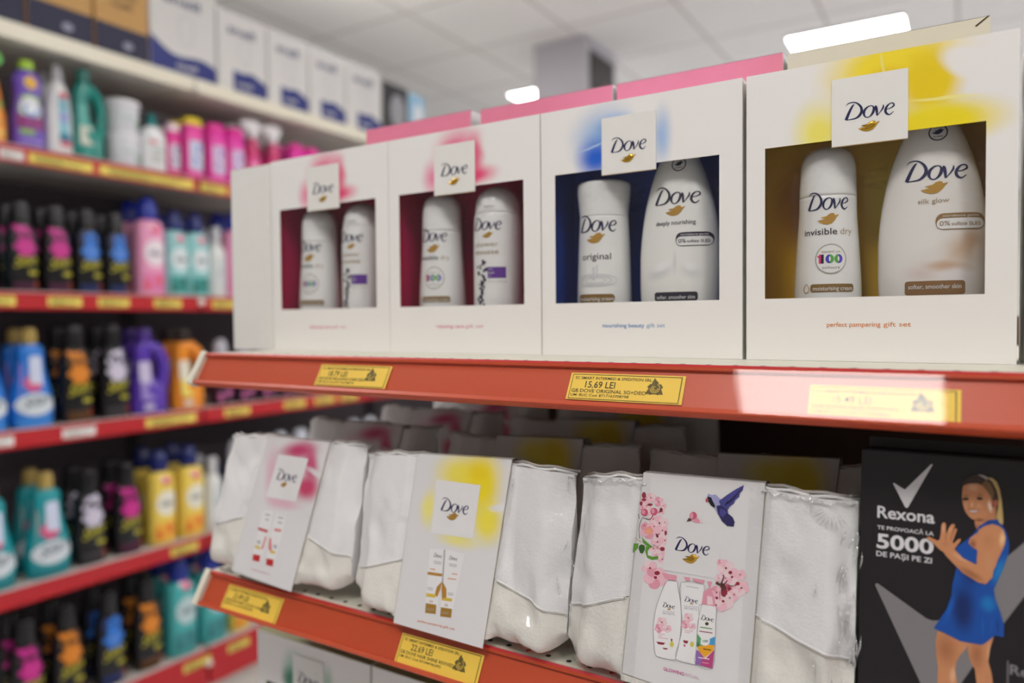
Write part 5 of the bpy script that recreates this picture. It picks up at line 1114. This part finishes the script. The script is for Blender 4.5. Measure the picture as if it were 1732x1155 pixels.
def round_bottle(body, capc, lab):
    t = thing('cleaner_bottle', 'x', 'cleaner bottle'); sh = Shape([(0, .038, .026), (.004, .043, .030), (.09, .043, .030), (.12, .041, .029), (.142, .030, .024), (.152, .016, .016)], 2.4)
    a = MB(); sh.mesh(a, M_(body, .25), 30); f = sh.skin(); patch(a, f, -.03, .032, .03, .11, M_(lab, .4), 10, 4, .01); f2 = sh.skin(.0008); disc(a, f2, -.012, .098, .016, .008, M_((220, 150, 160), .4), 14, 2)
    text(a, 'lotion', -.014, .068, .012, M_((90, 110, 110), .4), f2, 'l', .036, .02)
    for k in range(3): patch(a, f2, -.018, .02, .052 - k * .009, .055 - k * .009, GREYI, 5, 1)
    a.build('bottle_body', t); a = MB(); Shape([(.150, .017, .017), (.156, .018, .018), (.172, .013, .013), (.186, .010, .010), (.196, .006, .006)], 2).mesh(a, M_(capc, .25), 20); a.build('cap', t); return t

MAG = ((200, 30, 140), (70, 8, 50), (246, 110, 170)); BLU = ((40, 120, 214), (20, 40, 96), (232, 222, 190)); ORG = ((220, 130, 20), (86, 50, 8), (246, 186, 120)); WHT = ((206, 200, 220), (48, 44, 50), (236, 200, 130))
S = {}
def src(k):
    if k in S: return S[k]
    f = {'bm': lambda: soft_black(*MAG), 'bb': lambda: soft_black(*BLU), 'bo': lambda: soft_black(*ORG), 'bw': lambda: soft_black(*WHT),
         'sb': lambda: soft_bright((30, 120, 214), (60, 140, 224), (214, 110, 180)), 'st': lambda: soft_bright((20, 150, 160), (20, 130, 140), (226, 170, 150)),
         'qp': lambda: square_bottle((238, 160, 196), (238, 226, 232), (230, 130, 180), (230, 90, 110), (24, 46, 160)), 'qt': lambda: square_bottle((150, 206, 206), (220, 230, 232), (60, 150, 146), (40, 110, 96), (20, 34, 110)),
         'qy': lambda: square_bottle((240, 210, 90), (236, 232, 214), (244, 176, 60), (226, 110, 30), (22, 34, 100)), 'qc': lambda: square_bottle((70, 176, 176), (190, 214, 216), (60, 140, 144), (40, 120, 120), (24, 46, 140), h=.19),
         'sw': lambda: slim_white((220, 222, 220), (206, 208, 214)), 'jp': lambda: jug((92, 58, 176), (70, 40, 130), (200, 190, 220), (150, 130, 200)), 'jo': lambda: jug((240, 146, 40), (40, 26, 20), (226, 220, 200), (240, 220, 110)),
         'jt': lambda: jug((20, 140, 130), (16, 110, 100), (60, 160, 150), (200, 206, 190)), 'pd': purple_dish, 'bl': bleach, 'so': lambda: sprayer((240, 140, 40), (80, 190, 50), (150, 190, 90), (244, 190, 90)), 'sp': lambda: sprayer((206, 20, 110), (232, 230, 232), (226, 60, 150), (240, 150, 190)),
         'cy': lambda: canister((240, 70, 170), (240, 214, 40), (200, 206, 232), (50, 80, 190)), 'cp': lambda: canister((238, 60, 176), (236, 40, 160), (214, 190, 226), (130, 60, 180)), 'cw': lambda: canister((230, 50, 150), (240, 210, 226), (210, 200, 220), (90, 40, 120), .18, .024, .03),
         'tb': tub, 'rb': lambda: round_bottle((232, 234, 236), (20, 130, 130), (222, 226, 226)), 'dk': lambda: square_bottle((60, 26, 50), (90, 30, 70), (50, 20, 40), (214, 110, 170), (190, 190, 200), h=.175), 'dn': lambda: square_bottle((30, 40, 90), (180, 190, 210), (24, 30, 80), (90, 120, 200), (200, 204, 214), h=.18)}[k]
    S[k] = f(); return S[k]
done = set()
def put(k, yc, sh, label, x=-2.247, dz=0.0, rz=0.0, z=None, sc=1.0):
    s = src(k); loc = (x, yc, SZ[sh] + .0008 + dz)
    if k in done: o = copy_tree(s, loc, label, rotz=ROT + rz)
    else: done.add(k); o = s; o.location = loc; o.rotation_euler = (0, 0, ROT + rz); o['label'] = label
    o.scale = sc if isinstance(sc, tuple) else (sc, sc, sc); o['group'] = o['category'] + 's on the ' + {2: 'second', 3: 'third', 4: 'fourth', 5: 'fifth', 6: 'bottom'}[sh] + ' rack shelf'; return o
ROWS = [
 ('so', .355, 2, 'orange spray bottle with green head at the top left edge', 0), ('pd', .448, 2, 'purple cleaner bottle with lime cap and yellow flower print', 0), ('bl', .530, 2, 'white cleaner bottle with grey spout between the purple and teal ones', 0),
 ('jt', .613, 2, 'teal detergent jug with handle', 0), ('rb', .820, 2, 'white rounded bottle with small teal nozzle right of the tubs', 0), ('cw', .892, 2, 'slim pink canister with pale cap left of the yellow-capped one', 0), ('cy', .965, 2, 'pink canister with yellow cap', 0),
 ('cp', 1.055, 2, 'bright pink canister, first right of the yellow-capped one', 0), ('cp', 1.135, 2, 'bright pink canister, second right of the yellow-capped one', .0), ('sp', 1.215, 2, 'magenta spray bottle with white head, left of two', -.4), ('sp', 1.31, 2, 'magenta spray bottle with white head, right of two', -.4), ('cp', 1.42, 2, 'bright pink canister peeking over the leftmost gift box', 0), ('cp', 1.50, 2, 'farthest bright pink canister peeking over the gift boxes', 0),
 ('st', .300, 3, 'teal bottle cut by the left picture edge on the middle shelf', 0), ('bm', .422, 3, 'black bottle with magenta flower, left of the middle shelf pair', 0), ('bm', .514, 3, 'black bottle with magenta flower, right of the middle shelf pair', 0), ('bb', .602, 3, 'black bottle with blue flower, left of the middle shelf pair', 0), ('bb', .690, 3, 'black bottle with blue flower beside the pink bottle', 0),
 ('qp', .797, 3, 'pink square bottle with navy cap right of the black and blue ones', 0), ('qt', .889, 3, 'pale teal bottle with pink blossom, left of two', 0), ('qt', .968, 3, 'pale teal bottle with pink blossom, right of two', 0), ('sw', 1.050, 3, 'white bottle with grey pump cap beside the pale teal ones', 0), ('qp', 1.132, 3, 'pink bottle cut off by the leftmost gift box', 0),
 ('sb', .318, 4, 'light blue bottle cut by the left picture edge', 0), ('sb', .437, 4, 'light blue bottle with gold cap and pink print', 0), ('bo', .558, 4, 'black bottle with orange flower on the fourth shelf', 0), ('bw', .672, 4, 'black bottle with white flower beside the purple jug', 0), ('jp', .787, 4, 'purple detergent jug with handle', 0), ('jo', .926, 4, 'orange detergent jug behind the orange rail end', 0),
 ('st', .325, 5, 'teal bottle with gold cap at the left edge of the fifth shelf', 0), ('st', .470, 5, 'teal bottle with gold cap and coral print, fully visible', 0), ('bw', .588, 5, 'black bottle with white flower on the fifth shelf', 0), ('bm', .705, 5, 'black bottle with magenta flower on the fifth shelf', 0), ('qy', .818, 5, 'yellow bottle with orange print, left of two', 0), ('qy', .925, 5, 'yellow bottle with orange print, right of two', 0), ('sw', 1.018, 5, 'white bottle with silver cap partly hidden by the leftmost pouch', 0),
 ('bm', .405, 6, 'black bottle with magenta flower at the bottom left corner', 0), ('bo', .515, 6, 'black bottle with orange flower on the bottom shelf, left of the blue one', 0), ('bb', .640, 6, 'black bottle with blue flower on the bottom shelf', 0), ('bo', .762, 6, 'black bottle with orange flower on the bottom shelf, right of the blue one', 0), ('qc', .880, 6, 'teal square bottle on the bottom shelf, left of two', 0), ('qc', .998, 6, 'teal square bottle on the bottom shelf, right of two', 0), ('qy', 1.110, 6, 'yellow bottle below the lower orange rail end', 0)]
scl = {('jt', 2): (.80, .8, 1.02), ('bo', 4): 1.12, ('bw', 4): 1.12, ('bw', 5): 1.1, ('bm', 5): 1.1, ('sb', 4): 1.06, ('st', 5): 1.12, ('qy', 5): 1.16, ('bm', 6): 1.1, ('bo', 6): 1.12, ('bb', 6): 1.12, ('qc', 6): 1.3, ('jp', 4): 1.02, ('qp', 3): 1.2, ('qt', 3): 1.08}
for k, y, sh, lab, rz in ROWS:
    sc = scl.get((k, sh), 1.0); put(k, y, sh, lab, rz=rz, sc=sc)
    if k in ('jt', 'rb', 'pd'): continue
    put(k, y + .004, sh, 'second-row ' + lab, x=-2.247 - .085 * sc, rz=rz, sc=sc)
for i, z in enumerate((0, .1045)): put('tb', .724, 2, ['white round tub, lower one of the stack', 'white round tub, upper one of the stack'][i], dz=z, x=-2.25)
for i in range(7): put('dk', 1.06 + i * .098, 4, 'small dark bottle with pink print, number %s right of the orange jug' % ['one', 'two', 'three', 'four', 'five', 'six', 'seven'][i])
for i in range(8): put('dn', 1.12 + i * .10, 5, 'navy bottle with silver cap behind the pouches, number %s from the left' % ['one', 'two', 'three', 'four', 'five', 'six', 'seven', 'eight'][i], sc=1.25)
# cartons on the top of the rack
KRAFT = mat('kraft_card', (200, 156, 96), .7, noise_amt=.1); NB = mat('navy_band_print', (30, 32, 62), .6); WC = mat('white_carton', (216, 214, 212), .6); BW = mat('blue_wave_print', (24, 40, 120), .5); TXB = mat('blue_grey_text', (60, 66, 110), .6)
def carton(kind, y0, w, h, label):
    t = thing('cardboard_box', label, 'cardboard box', (-2.215, y0 + .002, SZ[1] + .0005), (0, 0, ROT), 'boxes stored on top of the wall rack'); w -= .004; a = MB()
    base = KRAFT if kind == 'k' else WC
    a.box(0, w, 0, .30, 0, h, base)
    f = lambda u, v: (u, -.0006, v); f2 = lambda u, v: (u, -.0012, v)
    if kind == 'k':
        patch(a, f, 0, w, 0, .098, NB, 1, 1); text(a, 'CLEAN', w * .25, .185, .022, mat('brown_print', (110, 84, 56), .6), f, 'l', w * .5, .02); text(a, 'HOME', w * .3, .155, .018, mat('brown_print', (110, 84, 56), .6), f, 'l', w * .4, .02)
        disc(a, f2, w * .6, .045, .016, .012, mat('pale_mark', (150, 150, 170), .6), 14, 1)
    elif kind == 'w':
        n = 14; pts = [(w * .3, .002), (w, .002), (w, .062), (w * .68, .088), (w * .5, .080), (w * .3, .084)]
        if w > .22: pts = [(0, .002), (w, .002)] + [(w * (1 - i / n), .062 + .045 * (i / n) ** 2 + .012 * sin(i / n * 7)) for i in range(n + 1)]
        a.poly(pts, f, BW); text(a, 'snell', w * .2, h - .075, .032, TXB, f, 'l', w * .55, .02); text(a, 'snell', w * .38, .03, .02, WC, f2, 'l', w * .3, .01)
        GL = mat('grey_outline_print', (170, 170, 178), .6)
        stroke(a, [(w * .5, .11, .002), (w * .42, .15, .002), (w * .46, .20, .002), (w * .6, .20, .002), (w * .64, .15, .002), (w * .58, .11, .002)], f, GL, closed=True)
    else:
        c1, c2 = ((30, 28, 34), (150, 150, 156)) if kind == 'b' else ((150, 196, 226), (226, 230, 234))
        patch(a, f, 0, w, .02, h, M_(c1, .5), 1, 1); disc(a, f2, w * .6, h * .55, w * .3, h * .3, M_(c2, .5), 20, 1); patch(a, f, 0, w, 0, .04, WC, 1, 1)
    o = a.build('carton_body', t); bevel(o, .002)
    a = MB(); a.box(w * .02, w * .98, .146, .154, h, h + .0008, mat('packing_tape', (150, 130, 100), .4)); a.build('packing_tape', t)
for a_ in [('k', .18, .255, .30, 'brown cardboard box with navy band, cut by the top left corner'), ('k', .439, .183, .30, 'brown cardboard box with navy band, middle one of three'), ('k', .626, .172, .30, 'brown cardboard box with navy band beside the first white carton'),
           ('w', .80, .246, .31, 'white carton with blue wave, nearest one beside the brown boxes'), ('w', 1.049, .214, .285, 'second white carton with blue print along the top shelf'), ('w', 1.266, .20, .285, 'third white carton with blue print along the top shelf'), ('w', 1.469, .20, .285, 'fourth white carton with blue print along the top shelf'), ('w', 1.672, .22, .285, 'farthest white carton with blue print, touching the black box'),
           ('b', 1.895, .18, .262, 'black picture box near the far end of the top shelf'), ('l', 2.078, .12, .255, 'light blue picture box at the far end of the top shelf')]: carton(*a_)
